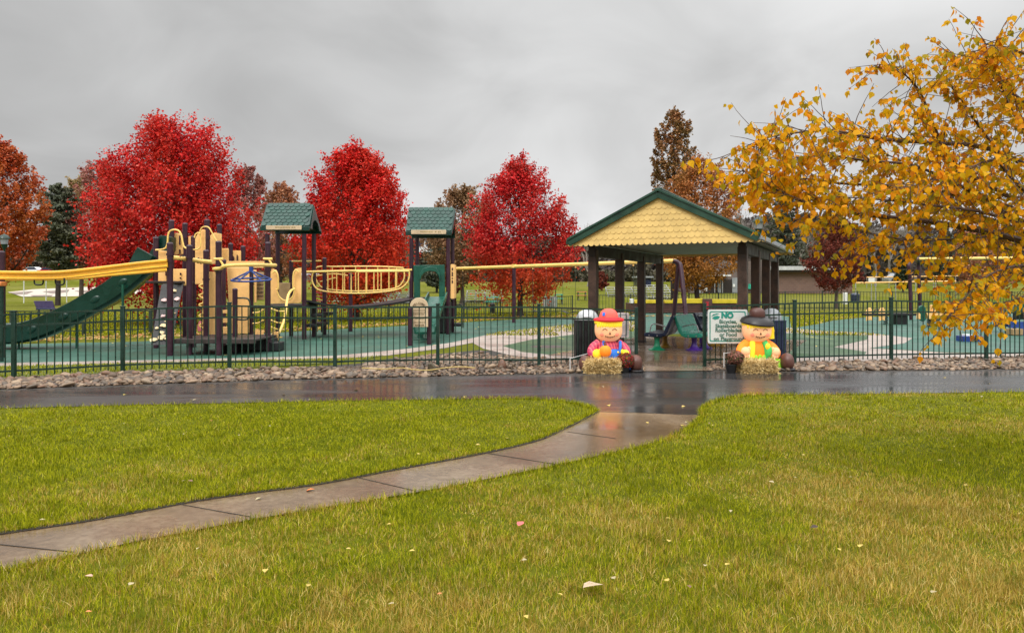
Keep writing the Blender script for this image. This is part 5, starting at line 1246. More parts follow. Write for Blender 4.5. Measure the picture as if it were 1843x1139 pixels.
# far bins
def far_bin(label, px, yt, yb, w_, Y, m, dome):
    z0 = gz(XA(px, Y), Y); x = XA(px, Y); s = Y / F; r = w_ * s / 2; h = (yb - yt) * s
    root = thing('park_bin', label, 'litter bin', (x, Y, z0)); mb = MB(); mb.lathe([(r * .95, z0), (r, z0 + h * .8), (r * 1.04, z0 + h * .8), (r * 1.04, z0 + h * .84), (0, z0 + h * .84)], (x, Y, 0), 14); mb.build('barrel', m, root)
    mb = MB(); mb.lathe([(r, z0 + h * .84), (r * .9, z0 + h * .95), (r * .5, z0 + h * 1.03), (0, z0 + h * 1.06)], (x, Y, 0), 14); mb.build('lid', dome, root)
far_bin('dark grey domed bin behind the bridge, between two bleachers', 663, 531, 547, 10, 56, M_['bfence'], M_['dome'])
far_bin('grey domed bin on the far lawn right of the maple trunk', 962, 525, 540, 8, 60, M_['deck'], M_['dome'])
far_bin('black bin below the teal picnic table behind the swings', 886, 545, 563, 10, 44, M_['black'], M_['black'])
far_bin('dark blue bin right of the purplish tree by the brick wall', 1539, 511, 528, 16, 62, M_['navy'], M_['navy'])
# purple bench far left
PBn = thing('park_bench', 'purple backed bench beyond the left fence under the yellow beam', 'bench', (XA(80, 30), 30, 0))
panel('backrest', [(60, 541.5), (94, 541.5), (98, 555), (65, 555)], 30, .06, mat('purple_plastic', (.06, .045, .12), .4), PBn); panel('seat', rect(64, 555, 98, 558), 29.6, .4, M_['navy'], PBn)
for x in (70, 92): mb = MB(); X = XA(x, 29.9); mb.tube([(X, 29.9, 0), (X, 29.9, EYE - (556 - HY) / F * 29.9)], .04, 8); mb.build('leg', M_['black'], PBn)
# lamp posts
def lamp(label, px, ytop, Y, s=1.0):
    z0 = gz(XA(px, Y), Y); x = XA(px, Y); zt = EYE - (ytop - HY) / F * Y; root = thing('lamp_post', label, 'lamp post', (x, Y, z0)); k = s
    mb = MB(); mb.lathe([(.13 * k, z0), (.12 * k, z0 + .3), (.06 * k, z0 + .4), (.05 * k, zt - .75 * k), (.07 * k, zt - .72 * k)], (x, Y, 0), 12); mb.build('pole', M_['fence'], root)
    mb = MB(); mb.lathe([(.05 * k, zt - .74 * k), (.12 * k, zt - .62 * k), (.15 * k, zt - .50 * k), (.17 * k, zt - .48 * k)], (x, Y, 0), 12); mb.build('lantern_base', M_['fence'], root)
    mb = MB(); mb.lathe([(.155 * k, zt - .48 * k), (.19 * k, zt - .2 * k), (0, zt - .2 * k)], (x, Y, 0), 8); mb.build('lantern_glass', M_['dome'], root)
    mb = MB(); mb.lathe([(.26 * k, zt - .21 * k), (.25 * k, zt - .17 * k), (.16 * k, zt - .05 * k), (.05 * k, zt), (0, zt + .03)], (x, Y, 0), 12); mb.build('lantern_cap', M_['fence'], root)
lamp('dark green lantern post at the far left, before the orange maple', 8, 422, 22, .6)
lamp('white globe lantern post glimpsed above the pavilion roof edge', 1365, 391, 58, 1.9)
# ball field poles
for i, (x, y0, y1) in enumerate(((43, 519, 546), (83, 521, 546), (120, 520, 545), (161, 521, 545), (222, 520, 545))):
    mb = MB(); Y = 70; X = XA(x, Y); mb.tube([(X, Y, 0), (X, Y, EYE - (y0 - HY) / F * Y + .8)], .045, 8)
    tag(mb.build('field_pole', M_['white'], loc=(X, Y, 0)), 'thin white pole standing before the pale sand infield', 'pole', 'white poles of the ball field')
mb = MB(); X = XA(1521, 60); z0 = gz(X, 60); mb.box((X, 60, z0 + .45), (.28, .28, .95)); tag(mb.build('bollard', M_['white'], loc=(X, 60, z0), bevel=.03), 'white bollard left of the dark blue bin by the brick wall', 'bollard')
c = P(1569, 504, 66); WS2 = thing('field_sign', 'small white sign standing in the right distance under the birch', 'sign', (c.x, 66, gz(c.x, 66)))
sign_board(WS2, c, 12 / F * 66, 9 / F * 66, M_['white'], M_['dome'], r=.06); mb = MB(); mb.tube([(c.x, 66.05, gz(c.x, 66)), (c.x, 66.05, c.z)], .04, 8); mb.build('post', M_['steel'], WS2)
RL = thing('yellow_rail', 'thin yellow topped rail fence far behind the spring toys', 'fence', (XA(1640, 64), 64, gz(XA(1640, 64), 64)))
for a, b, y in ((1540, 1720, 507), (1560, 1760, 497)):
    mb = MB(); Y = 64 if y > 500 else 90; mb.tube([P(a, y + 2, Y), P(b, y - 1, Y)], .06, 6); mb.build('rail', M_['panel'], RL)
    for i in range(6): x = a + (b - a) * i / 5; X = XA(x, Y); mb = MB(); mb.tube([(X, Y, gz(X, Y)), (X, Y, EYE - (y + 2 - 3 * i / 5 - HY) / F * Y)], .04, 6); mb.build('post', M_['steel'], RL)
# ---- brick building
def brick_mat(name, c0, c1):
    m, nt, b = newmat(name); geo = nt.new('ShaderNodeNewGeometry'); sep = nt.new('ShaderNodeSeparateXYZ'); nt.link(geo.outputs['Position'], sep.inputs[0])
    cb = nt.new('ShaderNodeCombineXYZ'); nt.link(nt.math('ADD', sep.outputs[0], sep.outputs[1]), cb.inputs[0]); nt.link(sep.outputs[2], cb.inputs[1])
    br = nt.new('ShaderNodeTexBrick'); nt.link(cb.outputs[0], br.inputs['Vector']); br.inputs['Scale'].default_value = 1; br.inputs['Brick Width'].default_value = .4; br.inputs['Row Height'].default_value = .2; br.inputs['Mortar Size'].default_value = .012
    br.inputs['Color1'].default_value = c4(c0); br.inputs['Color2'].default_value = c4(c1); br.inputs['Mortar'].default_value = (.2, .17, .15, 1)
    nt.link(nt.mix(nt.math('MULTIPLY', nt.noise(1.2, 4, geo.outputs['Position']), .5), br.outputs[0], (.12, .08, .07)), b.inputs['Base Color']); b.inputs['Roughness'].default_value = .85; return m
M_brick = brick_mat('red_brown_brick', (.22, .125, .095), (.17, .095, .075)); M_brick2 = brick_mat('grey_brown_brick', (.15, .115, .10), (.11, .09, .08))
Yb = 78; BB = thing('brick_building', 'long low brick building with white roof fascia behind the pavilion', 'building', (XA(1420, Yb), Yb, gz(XA(1420, Yb), Yb)))
def bw(px0, py0, px1, py1, Y, dep, m, name='wall'):
    a, b = P(px0, py1, Y), P(px1, py0, Y); zb_ = gz(a.x, Y) - .3 if py1 == 'g' else a.z
    mb = MB(); mb.box(((a.x + b.x) / 2, Y + dep / 2, (zb_ + b.z) / 2), (b.x - a.x, dep, b.z - zb_)); return mb.build(name, m, BB, smooth=False)
bw(1392, 489, 1534, 528, Yb, 9, M_brick); bw(1386, 479, 1540, 486, Yb - .8, 10.5, M_['alu'], 'roof'); bw(1388, 486, 1537, 489.5, Yb - .6, 10, M_['deck'], 'soffit')
bw(1241, 470, 1392.2, 530, Yb + 1.2, 8, M_brick2); bw(1228, 500, 1241.3, 530, Yb + 2.2, 6, M_brick2)
for a, b in ((1258, 1266), (1292, 1298), (1318, 1330)): bw(a, 500, b, 530, Yb + .9, .5, M_['dome'], 'pilaster')
bw(1268, 503, 1291, 529, Yb + 1.05, .4, M_['deck'], 'door'); bw(1299, 503, 1317, 529, Yb + 1.05, .4, M_['deck'], 'door')
bw(1279, 494.5, 1316, 497, Yb - .6, 1.9, M_['white'], 'canopy'); bw(1268, 518, 1273, 524.5, Yb + .95, .12, M_['white'], 'notice'); bw(1319, 511.5, 1323, 516.5, Yb + .82, .1, M_['white'], 'notice')
for x in (1286, 1300): bw(x, 497, x + 1.2, 528, Yb - .2, .1, M_['steel'], 'canopy_post')
bw(1341, 511, 1353, 520, Yb + .9, .4, M_['teal'], 'counter'); 
SH = thing('shed', 'dark low shed with pale roof among the trees behind the pavilion posts', 'shed', (XA(1160, 95), 95, gz(XA(1160, 95), 95)))
mb = MB(); a, b = P(1148, 512, 95), P(1172, 500, 95); mb.box(((a.x + b.x) / 2, 96.5, (gz(a.x, 95) + b.z) / 2), (b.x - a.x, 3, b.z - gz(a.x, 95) + .4)); mb.build('wall', M_['navy'], SH, smooth=False)
mb = MB(); mb.box(((a.x + b.x) / 2, 96.5, b.z + .1), (b.x - a.x + .5, 3.6, .2)); mb.build('roof', M_['dome'], SH, smooth=False)
# houses on the hill
def house(label, x0, x1, yr, ye, yb, Y, wm, rm):
    a, b = P(x0, yb, Y), P(x1, ye, Y); zr_ = EYE - (yr - HY) / F * Y; root = thing('hill_house', label, 'house', ((a.x + b.x) / 2, Y, a.z - 1)); d_ = 8
    mb = MB(); mb.box(((a.x + b.x) / 2, Y + d_ / 2, (a.z - 1 + b.z) / 2), (b.x - a.x, d_, b.z - a.z + 1)); wl_ = mb.build('wall', wm, root, smooth=False)
    mb = MB(); mb.prism([(-.4, 0), (d_ + .4, 0), (d_ / 2, zr_ - b.z)], (a.x - .4, Y, b.z), (0, 1, 0), (0, 0, 1), (b.x - a.x + .8, 0, 0)); mb.build('roof', rm, root, smooth=False)
    for i in range(3): mb = MB(); x = a.x + (b.x - a.x) * (i + .5) / 3; mb.box((x, Y - .03, (a.z + b.z) / 2), (1.0, .12, 1.1)); mb.build('window', M_['navy'], wl_, smooth=False)
house('white house with dark roof on the hill, seen through the right tower', 752, 790, 423, 432, 446, 170, M_['white'], M_['deck'])
house('pale house on the hill under the left pines, beside the street', 100, 150, 472, 477, 486, 185, M_['alu'], M_['deck'])
# cars in the far street
def car(label, px, Y, m):
    x = XA(px, Y); z = gz(x, Y) + .07; root = thing('parked_car', label, 'car', (x, Y, z))
    mb = MB(); pr = [(-2.1, .3), (-2.15, .75), (-1.5, .92), (-.9, 1.42), (.55, 1.45), (1.25, .95), (2.05, .82), (2.15, .35), (1.75, .28), (-1.7, .28)]
    mb.prism(pr, (x, Y - .85, z), (1, 0, 0), (0, 0, 1), (0, 1.7, 0)); mb.build('body', m, root, bevel=.06)
    mb = MB(); mb.prism([(-1.35, .94), (-.85, 1.36), (.5, 1.38), (1.05, .96)], (x, Y - .87, z), (1, 0, 0), (0, 0, 1), (0, 1.74, 0)); mb.build('window', M_['navy'], root, smooth=False)
    for wx in (-1.35, 1.35):
        for wy in (-.8, .8): mb = MB(); mb.tube([(x + wx, Y + wy - .1, z + .32), (x + wx, Y + wy + .1, z + .32)], .32, 14); w_ = mb.build('wheel', M_['black'], root); mb = MB(); mb.tube([(x + wx, Y + wy - .11, z + .32), (x + wx, Y + wy + .11, z + .32)], .17, 10); mb.build('rim', M_['steel'], w_)
car('red car parked in the far street left of the pine trunk', 90, 151.5, M_['red']); car('maroon car parked in the far street right of the pine trunk', 112, 151.5, mat('maroon_car_paint', (.18, .02, .025), .3)); car('white car parked in the far street left of the red one', 62, 152.5, M_['white'])
car('white car parked beyond the right fence under the birch', 1620, 104, M_['dome'])
# ================================================================ TREES
from mathutils import noise as mnoise
def env_r(prof, t):
    return float(np.interp(t, [p[0] for p in prof], [p[1] for p in prof]))
OVAL = [(0, .45), (.08, .72), (.22, .95), (.38, 1.0), (.55, .92), (.72, .70), (.86, .42), (.95, .2), (1, .05)]
ROUND = [(0, .5), (.1, .8), (.3, 1.0), (.55, .97), (.75, .8), (.88, .58), (.96, .34), (1, .1)]
COLUMN = [(0, .8), (.15, 1), (.5, 1), (.72, .92), (.86, .72), (.95, .48), (1, .2)]
def limb(mb, a, b, r0, r1, R, sag=.0, n=6, wob=.06):
    a, b = Vector(a), Vector(b); L = (b - a).length; pts = []
    for i in range(n + 1):
        t = i / n; p = a.lerp(b, t); p += Vector((R.gauss(0, wob), R.gauss(0, wob), R.gauss(0, wob))) * L * .5 * math.sin(PI * t); p.z += sag * L * math.sin(PI * t); pts.append(p)
    mb.tube(pts, [r0 + (r1 - r0) * i / n for i in range(n + 1)], 7); return pts
def crown_tree(name, label, px, Y, pyb, pyt, pyc, wpx, m, bark, cat='tree', n=22000, leaf=.1, prof=OVAL, shoots=420, seed=1, group=None, lean=0.0, squash=.92, spread=.10, up=.85, trunk_r=None, shift=0.0, inner=.35, nlimb=16):
    """pyb base, pyc crown bottom, pyt top (photo rows); wpx crown width"""
    R = random.Random(seed); g = np.random.default_rng(seed); s = Y / F
    x = XA(px, Y); z0 = gz(x, Y); zt = EYE - (pyt - HY) * s; zc_ = EYE - (pyc - HY) * s; Rm = wpx * s / 2; H = zt - zc_
    root = thing(name, label, cat, (x, Y, z0), group); tr = trunk_r or max(.09, (zt - z0) * .019)
    mb = MB(); top = Vector((x + lean + shift * .5, Y, zc_ + H * .8))
    tp = limb(mb, (x, Y, z0 - .1), top, tr, tr * .15, R, n=10, wob=.012)
    mb.lathe([(tr * 1.5, z0 - .05), (tr * 1.12, z0 + .22), (tr, z0 + .5)], (x, Y, 0), 9)
    trunk = mb.build('trunk', bark, root)
    mb = MB()
    def trunk_at(z):
        t = min(1, max(0, (z - z0) / (top.z - z0))); return Vector((x, Y, z0)).lerp(top, t)
    for i in range(nlimb):
        f = i / nlimb; zz = z0 + max(.9, (zc_ - z0) * .75) + (zc_ + H * .62 - z0 - max(.9, (zc_ - z0) * .75)) * f; a = trunk_at(zz); az = i * 2.4 + R.uniform(-.4, .4)
        te = min(.95, (zz - zc_) / H + R.uniform(.12, .32)); te = max(.05, te); r = env_r(prof, te) * Rm * R.uniform(.65, .9)
        e = Vector((x + shift + r * math.cos(az), Y + r * math.sin(az) * squash, zc_ + H * te)); rr = tr * (.42 - .26 * f)
        lp = limb(mb, a, e, rr, rr * .2, R, sag=-.06, n=6, wob=.05)
        for k in range(4):
            q = lp[2 + k]; e2 = q + Vector((R.gauss(0, .5), R.gauss(0, .5), R.uniform(.2, .9))) * Rm * .32; limb(mb, q, e2, rr * .3, rr * .08, R, n=4)
    mb.build('branches', bark, root)
    # leafy shoots
    S0 = []; S1 = []
    while len(S0) < shoots:
        t = R.random() ** .92; r = env_r(prof, t) * Rm; az = R.uniform(0, 2 * PI); u = math.sqrt(R.uniform(inner if R.random() < .75 else .05, 1.0))
        q_ = Vector((math.cos(az), math.sin(az), t * 2.2)); lump = 1.0 + .34 * mnoise.noise(q_ * 1.6 + Vector((seed, 0, 0))) + .16 * mnoise.noise(q_ * 4.2 + Vector((0, seed, 0)))
        if mnoise.noise(q_ * 3.1 + Vector((0, 0, seed * 1.7))) < -.24 and u > .5: continue
        o_ = Vector((math.cos(az), math.sin(az) * squash, 0)); e = Vector((x + shift, Y, zc_ + H * t)) + o_ * r * u * lump
        dr = (o_ * (1 - .4 * t) + Vector((R.gauss(0, .3), R.gauss(0, .3), up + .6 * t))).normalized(); L = Rm * R.uniform(.22, .5) * (.7 + .6 * R.random())
        S1.append(e + dr * L * R.choice((.1, .1, .2, .38))); S0.append(e - dr * L)
    S0 = np.array([tuple(v) for v in S0]); S1 = np.array([tuple(v) for v in S1])
    k = g.integers(0, shoots, n); t = g.uniform(0, 1, n) ** .8
    C = S0[k] + (S1[k] - S0[k]) * t[:, None]; sg = Rm * spread * (1.0 - .78 * t); C += g.normal(size=(n, 3)) * sg[:, None] * np.array([1, 1, .75])
    ctr = np.array([x + shift, Y, zc_ + H * .4]); N = unit(C - ctr) * .55 + np.array([0, -.15, .5]) + g.normal(size=(n, 3)) * .75
    leaves('crown', C, N, leaf * g.uniform(.65, 1.3, n), m, root, asp=.82)
    return root
LM = {}
LM['red1'] = leafmat('crimson_maple_leaf', [(0, (.17, .005, .007)), (.3, (.46, .011, .015)), (.6, (.70, .020, .021)), (.9, (.82, .055, .042)), (1, (.85, .22, .17))], .36, .5, (.46, .04, .010), .6)
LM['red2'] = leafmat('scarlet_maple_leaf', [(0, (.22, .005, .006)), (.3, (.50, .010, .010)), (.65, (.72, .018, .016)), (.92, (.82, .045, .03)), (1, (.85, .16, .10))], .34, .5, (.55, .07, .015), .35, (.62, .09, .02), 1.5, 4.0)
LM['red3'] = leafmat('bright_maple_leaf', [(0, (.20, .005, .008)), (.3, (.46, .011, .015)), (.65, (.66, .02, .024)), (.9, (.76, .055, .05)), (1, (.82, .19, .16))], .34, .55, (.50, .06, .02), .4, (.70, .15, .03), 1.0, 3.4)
LM['orange'] = leafmat('orange_maple_leaf', [(0, (.26, .035, .012)), (.4, (.52, .08, .022)), (.75, (.66, .14, .055)), (1, (.75, .30, .19))], .34, .6, (.42, .15, .012), .65)
LM['faded'] = leafmat('faded_rose_leaf', [(0, (.26, .07, .06)), (.5, (.38, .14, .12)), (1, (.50, .24, .20))], .3, .5, (.34, .17, .09), .5)
LM['rust'] = leafmat('rust_leaf', [(0, (.24, .075, .04)), (.5, (.40, .15, .07)), (1, (.54, .27, .15))], .3, .5, (.18, .13, .05), .5)
LM['tan'] = leafmat('tan_leaf', [(0, (.24, .17, .08)), (.5, (.36, .26, .13)), (1, (.48, .36, .20))], .3, .4, (.40, .27, .05), .5)
LM['olive'] = leafmat('olive_brown_leaf', [(0, (.18, .09, .045)), (.5, (.33, .17, .085)), (1, (.46, .27, .16))], .3, .4, (.20, .15, .06), .5)
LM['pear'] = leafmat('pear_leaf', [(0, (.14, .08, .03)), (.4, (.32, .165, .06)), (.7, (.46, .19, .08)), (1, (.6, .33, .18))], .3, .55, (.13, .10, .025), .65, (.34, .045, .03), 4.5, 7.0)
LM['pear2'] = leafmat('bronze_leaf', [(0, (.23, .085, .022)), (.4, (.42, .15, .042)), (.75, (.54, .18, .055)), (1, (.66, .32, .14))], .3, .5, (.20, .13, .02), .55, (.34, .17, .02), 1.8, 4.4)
LM['dark'] = leafmat('maroon_leaf', [(0, (.09, .018, .014)), (.5, (.18, .035, .024)), (.85, (.26, .06, .04)), (1, (.36, .12, .08))], .3, .5, (.16, .06, .025), .4)
LM['pine'] = leafmat('pine_needle', [(0, (.012, .025, .014)), (.5, (.028, .05, .028)), (1, (.06, .085, .05))], .12, .4, (.07, .075, .03), .5)
LM['pineopen'] = leafmat('grey_pine_needle', [(0, (.07, .092, .065)), (.5, (.12, .14, .095)), (1, (.19, .2, .135))], .15, .4, (.10, .085, .05), .5)
LM['pinefar'] = leafmat('hazy_pine_needle', [(0, (.05, .065, .045)), (.5, (.08, .095, .065)), (1, (.12, .13, .09))], .12, .3)
B = M_['bark']; DB = M_['darkbark']
crown_tree('maple_tree', 'orange red maple cut off by the left picture edge', -2, 36, 520, 256, 487, 152, LM['orange'], DB, n=30000, leaf=.12, prof=ROUND, seed=3)
crown_tree('maple_tree', 'largest crimson maple, broad crown rising behind the yellow climbing tower', 313, 31, 568, 220, 530, 318, LM['red1'], DB, n=64000, leaf=.108, prof=[(0, .72), (.1, .92), (.28, 1), (.45, .94), (.62, .80), (.78, .67), (.9, .52), (.97, .34), (1, .15)], shoots=900, seed=5, squash=.95)
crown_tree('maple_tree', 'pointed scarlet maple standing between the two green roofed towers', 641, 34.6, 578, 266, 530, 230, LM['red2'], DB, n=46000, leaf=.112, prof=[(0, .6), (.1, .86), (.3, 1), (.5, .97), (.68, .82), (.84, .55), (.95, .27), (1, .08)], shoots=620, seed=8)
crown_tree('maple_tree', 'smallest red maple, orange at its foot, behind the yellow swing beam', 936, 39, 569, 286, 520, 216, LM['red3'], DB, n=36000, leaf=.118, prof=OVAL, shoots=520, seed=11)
crown_tree('maple_tree', 'small maroon leaved tree before the brick wall in the right distance', 1505, 52, 556, 392, 512, 108, LM['dark'], B, n=13000, leaf=.13, prof=ROUND, shoots=260, seed=14)
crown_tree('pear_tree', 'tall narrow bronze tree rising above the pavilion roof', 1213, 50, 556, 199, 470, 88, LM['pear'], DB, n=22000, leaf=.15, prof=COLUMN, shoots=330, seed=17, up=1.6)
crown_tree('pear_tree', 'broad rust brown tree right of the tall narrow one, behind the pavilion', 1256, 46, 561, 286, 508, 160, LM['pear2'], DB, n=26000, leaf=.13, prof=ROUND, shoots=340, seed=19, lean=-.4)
crown_tree('maple_tree', 'faded rose tree peeping out left of the crimson maple', 178, 62, 510, 290, 480, 138, LM['faded'], B, n=12000, leaf=.2, prof=ROUND, shoots=220, seed=23)
crown_tree('maple_tree', 'rust red tree peeping out right of the crimson maple', 444, 48, 545, 302, 500, 104, LM['faded'], B, n=11000, leaf=.17, prof=ROUND, shoots=200, seed=29)
crown_tree('linden_tree', 'tan yellow tree between the pine and the crimson maple', 146, 68, 505, 318, 480, 104, LM['tan'], B, n=10000, leaf=.2, prof=ROUND, shoots=200, seed=31)
crown_tree('linden_tree', 'rusty tan tree behind the left tower roof', 506, 75, 520, 332, 490, 116, LM['rust'], B, n=12000, leaf=.22, prof=ROUND, shoots=200, seed=37)
crown_tree('oak_tree', 'olive brown round tree behind the right tower roof', 832, 58, 525, 335, 500, 140, LM['olive'], B, n=18000, leaf=.18, prof=ROUND, shoots=260, seed=41)
crown_tree('maple_tree', 'small dark red tree between the left pavilion posts', 1083, 84, 525, 488, 517, 26, LM['dark'], B, n=2500, leaf=.2, prof=ROUND, shoots=80, seed=43)
crown_tree('maple_tree', 'small dark red bush right of the tower panel under the yellow beam', 815, 46, 555, 492, 530, 26, LM['dark'], B, n=2500, leaf=.14, prof=ROUND, shoots=80, seed=45)
crown_tree('shrub_tree', 'brown leafed tree at the right behind the birch boughs', 1775, 75, 525, 400, 510, 130, LM['rust'], B, n=6000, leaf=.24, prof=ROUND, shoots=200, seed=47)

def pine(name, label, px, Y, pyt, pyb, wpx, m, seed, tiers=22, n=14000, leaf=.2, bottom=.22, prof=None):
    R = random.Random(seed); g = np.random.default_rng(seed); s = Y / F; x = XA(px, Y); z0 = gz(x, Y); zt = EYE - (pyt - HY) * s; H = zt - z0; Rm = wpx * s / 2
    root = thing(name, label, 'pine tree', (x, Y, z0)); mb = MB(); mb.tube([(x, Y, z0 - .1), (x + .1, Y, z0 + H * .5), (x, Y, zt - .2)], [H * .022, H * .014, .03], 8); mb.build('trunk', DB, root)
    mb = MB(); Cs = []; Ns = []; Ss = []
    prof = prof or [(0, .75), (.15, 1), (.4, .9), (.7, .6), (.9, .3), (1, .04)]
    nb = tiers * 6
    for i in range(nb):
        t = (i + R.random()) / nb; zz = z0 + H * (bottom + (1 - bottom) * t); r = env_r(prof, t) * Rm * R.uniform(.65, 1.05); az = i * 2.4 + R.uniform(-.3, .3)
        a = Vector((x, Y, zz - .1 * r)); e = Vector((x + r * math.cos(az), Y + r * math.sin(az), zz + r * R.uniform(-.05, .22)))
        limb(mb, a, e, H * .006, .012, R, sag=-.05, n=4, wob=.04)
        k = max(8, int(n / nb * (.4 + 1.2 * r / Rm))); u = g.uniform(.25, 1.02, k)[:, None]; C = np.array(a) * (1 - u) + np.array(e) * u + g.normal(size=(k, 3)) * np.array([.16, .16, .07]) * (r + .3) * (1.15 - .6 * u)
        Cs.append(C); Ns.append(g.normal(size=(k, 3)) * .6 + np.array([0, -.1, .6])); Ss.append(leaf * g.uniform(.5, 1.3, k))
    mb.build('branches', DB, root); leaves('crown', np.concatenate(Cs), np.concatenate(Ns), np.concatenate(Ss), m, root, asp=.45)
pine('pine_tree', 'dark open crowned pine left of the crimson maple', 104, 60, 330, 500, 108, LM['pineopen'], 51, n=13000, leaf=.3, bottom=.3, tiers=9, prof=[(0, .8), (.2, 1), (.45, 1), (.65, .85), (.82, .6), (.94, .38), (1, .15)])
pine('pine_tree', 'dark pine top showing above the pointed scarlet maple', 640, 60, 267, 520, 150, LM['pine'], 53, n=12000, leaf=.3, bottom=.2, prof=[(0, .8), (.3, 1), (.6, .95), (.8, .8), (.93, .5), (1, .1)])
pine('pine_tree', 'greyish conifer below the right tower roof, behind the pole gap', 786, 80, 418, 520, 60, LM['pinefar'], 55, n=5000, leaf=.34, bottom=.1)
pine('pine_tree', 'dark evergreen behind the birch boughs right of the pavilion', 1412, 95, 322, 500, 84, LM['pinefar'], 57, n=7000, leaf=.4, bottom=.1)
pine('pine_tree', 'small rounded dark evergreen in the right distance', 1625, 80, 452, 512, 34, LM['pine'], 59, n=3500, leaf=.3, bottom=.12)
pine('pine_tree', 'hazy evergreen behind the birch at the far right', 1700, 100, 405, 505, 60, LM['pinefar'], 61, n=4500, leaf=.4, bottom=.1)

def bare(name, label, px, Y, pyt, wpx, seed, m=None, r0=None, depth=5):
    R = random.Random(seed); s = Y / F; x = XA(px, Y); z0 = gz(x, Y); H = EYE - (pyt - HY) * s - z0; mb = MB(); root = thing(name, label, 'tree', (x, Y, z0))
    def grow(p, d_, L, r, k):
        e = p + d_ * L; mid_ = p.lerp(e, .5) + Vector((R.gauss(0, .05), R.gauss(0, .05), 0)) * L; mb.tube([p, mid_, e], [r, r * .8, r * .62], 5 if k > 2 else 4, caps=False)
        if k == 0: return
        for i in range(3 if k > 1 else 4):
            nd = (d_ + Vector((R.gauss(0, .5), R.gauss(0, .5), R.uniform(-.1, .35))) * (wpx * s / H * 1.1 + .25)).normalized(); grow(p.lerp(e, R.uniform(.55, 1)), nd, L * R.uniform(.6, .8), r * .55, k - 1)
    grow(Vector((x, Y, z0 - .1)), Vector((0, 0, 1)), H * .33, r0 or H * .02, depth); mb.build('branches', m or M_['greybark'], root, smooth=False)
bare('bare_tree', 'thin leafless pale tree right of the pointed scarlet maple', 735, 62, 343, 60, 1, mat('pale_lichen_bark', (.33, .31, .25), .8)); bare('bare_tree', 'small leafless tree left of the pavilion roof eave', 1058, 95, 382, 40, 2, M_['greybark'])
for i, (px, Y, t) in enumerate(((1335, 105, 345), (1372, 110, 352), (1440, 108, 372), (1468, 100, 380), (1575, 96, 385), (1600, 110, 372))):
    bare('bare_tree', ['grey leafless tree just right of the rust brown tree', 'grey leafless tree behind the globe lantern', 'grey leafless tree left of the maroon tree', 'leafless tree rising behind the maroon tree', 'leafless twiggy tree right of the maroon tree', 'leafless tree beside the small dark evergreen'][i], px, Y, t, 70, 10 + i, M_['greybark'], depth=5)

# ---- far wooded slopes that read as one mass
def woods(name, segs, cols, seed, leaf=1.0):
    g = np.random.default_rng(seed); Cs = []; Ns = []; Ss = []
    for px0, px1, Y0, Y1, top0, top1, bot, cnt in segs:
        for i in range(cnt):
            px = g.uniform(px0, px1); Y = g.uniform(Y0, Y1); f = (px - px0) / (px1 - px0); s = Y / F; top = top0 + (top1 - top0) * f + g.normal() * 7; x = XA(px, Y); zt = EYE - (top - HY) * s; zb_ = gz(x, Y); w_ = g.uniform(9, 17) * s
            k = 230; t = g.uniform(0, 1, k); r = w_ * np.sqrt(np.clip(np.sin(PI * (t * .92 + .06)), .03, 1)) * np.sqrt(g.uniform(0, 1, k)); az = g.uniform(0, 2 * PI, k)
            Cs.append(np.stack([x + r * np.cos(az), Y + r * np.sin(az), zb_ + (zt - zb_) * t], 1)); Ns.append(g.normal(size=(k, 3)) + np.array([0, -.6, .5])); Ss.append(leaf * g.uniform(.5, 1.3, k))
    o = leaves(name, np.concatenate(Cs), np.concatenate(Ns), np.concatenate(Ss), cols, None, asp=.8); o['kind'] = 'stuff'; return o
woods('far_woods', [(-60, 480, 190, 260, 455, 440, 495, 120), (420, 860, 170, 250, 436, 428, 500, 130), (830, 1110, 150, 230, 444, 432, 500, 110)], leafmat('misty_brown_wood', [(0, (.075, .06, .045)), (.5, (.12, .095, .07)), (1, (.18, .14, .10))], .2, .03, (.10, .10, .05), .6), 71, 1.1)['label'] = 'misty brown wooded hillside behind the maples'
woods('far_woods', [(1090, 1500, 130, 220, 410, 392, 505, 150), (1440, 1960, 120, 220, 410, 430, 505, 150)], leafmat('misty_grey_wood', [(0, (.07, .058, .054)), (.5, (.11, .092, .086)), (1, (.17, .14, .13))], .2, .03, (.09, .09, .045), .6), 73, 1.0)['label'] = 'misty grey brown woodland behind the brick building'
woods('far_hedge', [(700, 1260, 118, 126, 484, 484, 505, 70)], leafmat('dark_hedge', [(0, (.06, .052, .038)), (.5, (.09, .078, .055)), (1, (.14, .11, .08))], .2, .05, (.08, .09, .04), .6), 79, .6)['label'] = 'dark brown scrub line at the top of the far lawn'

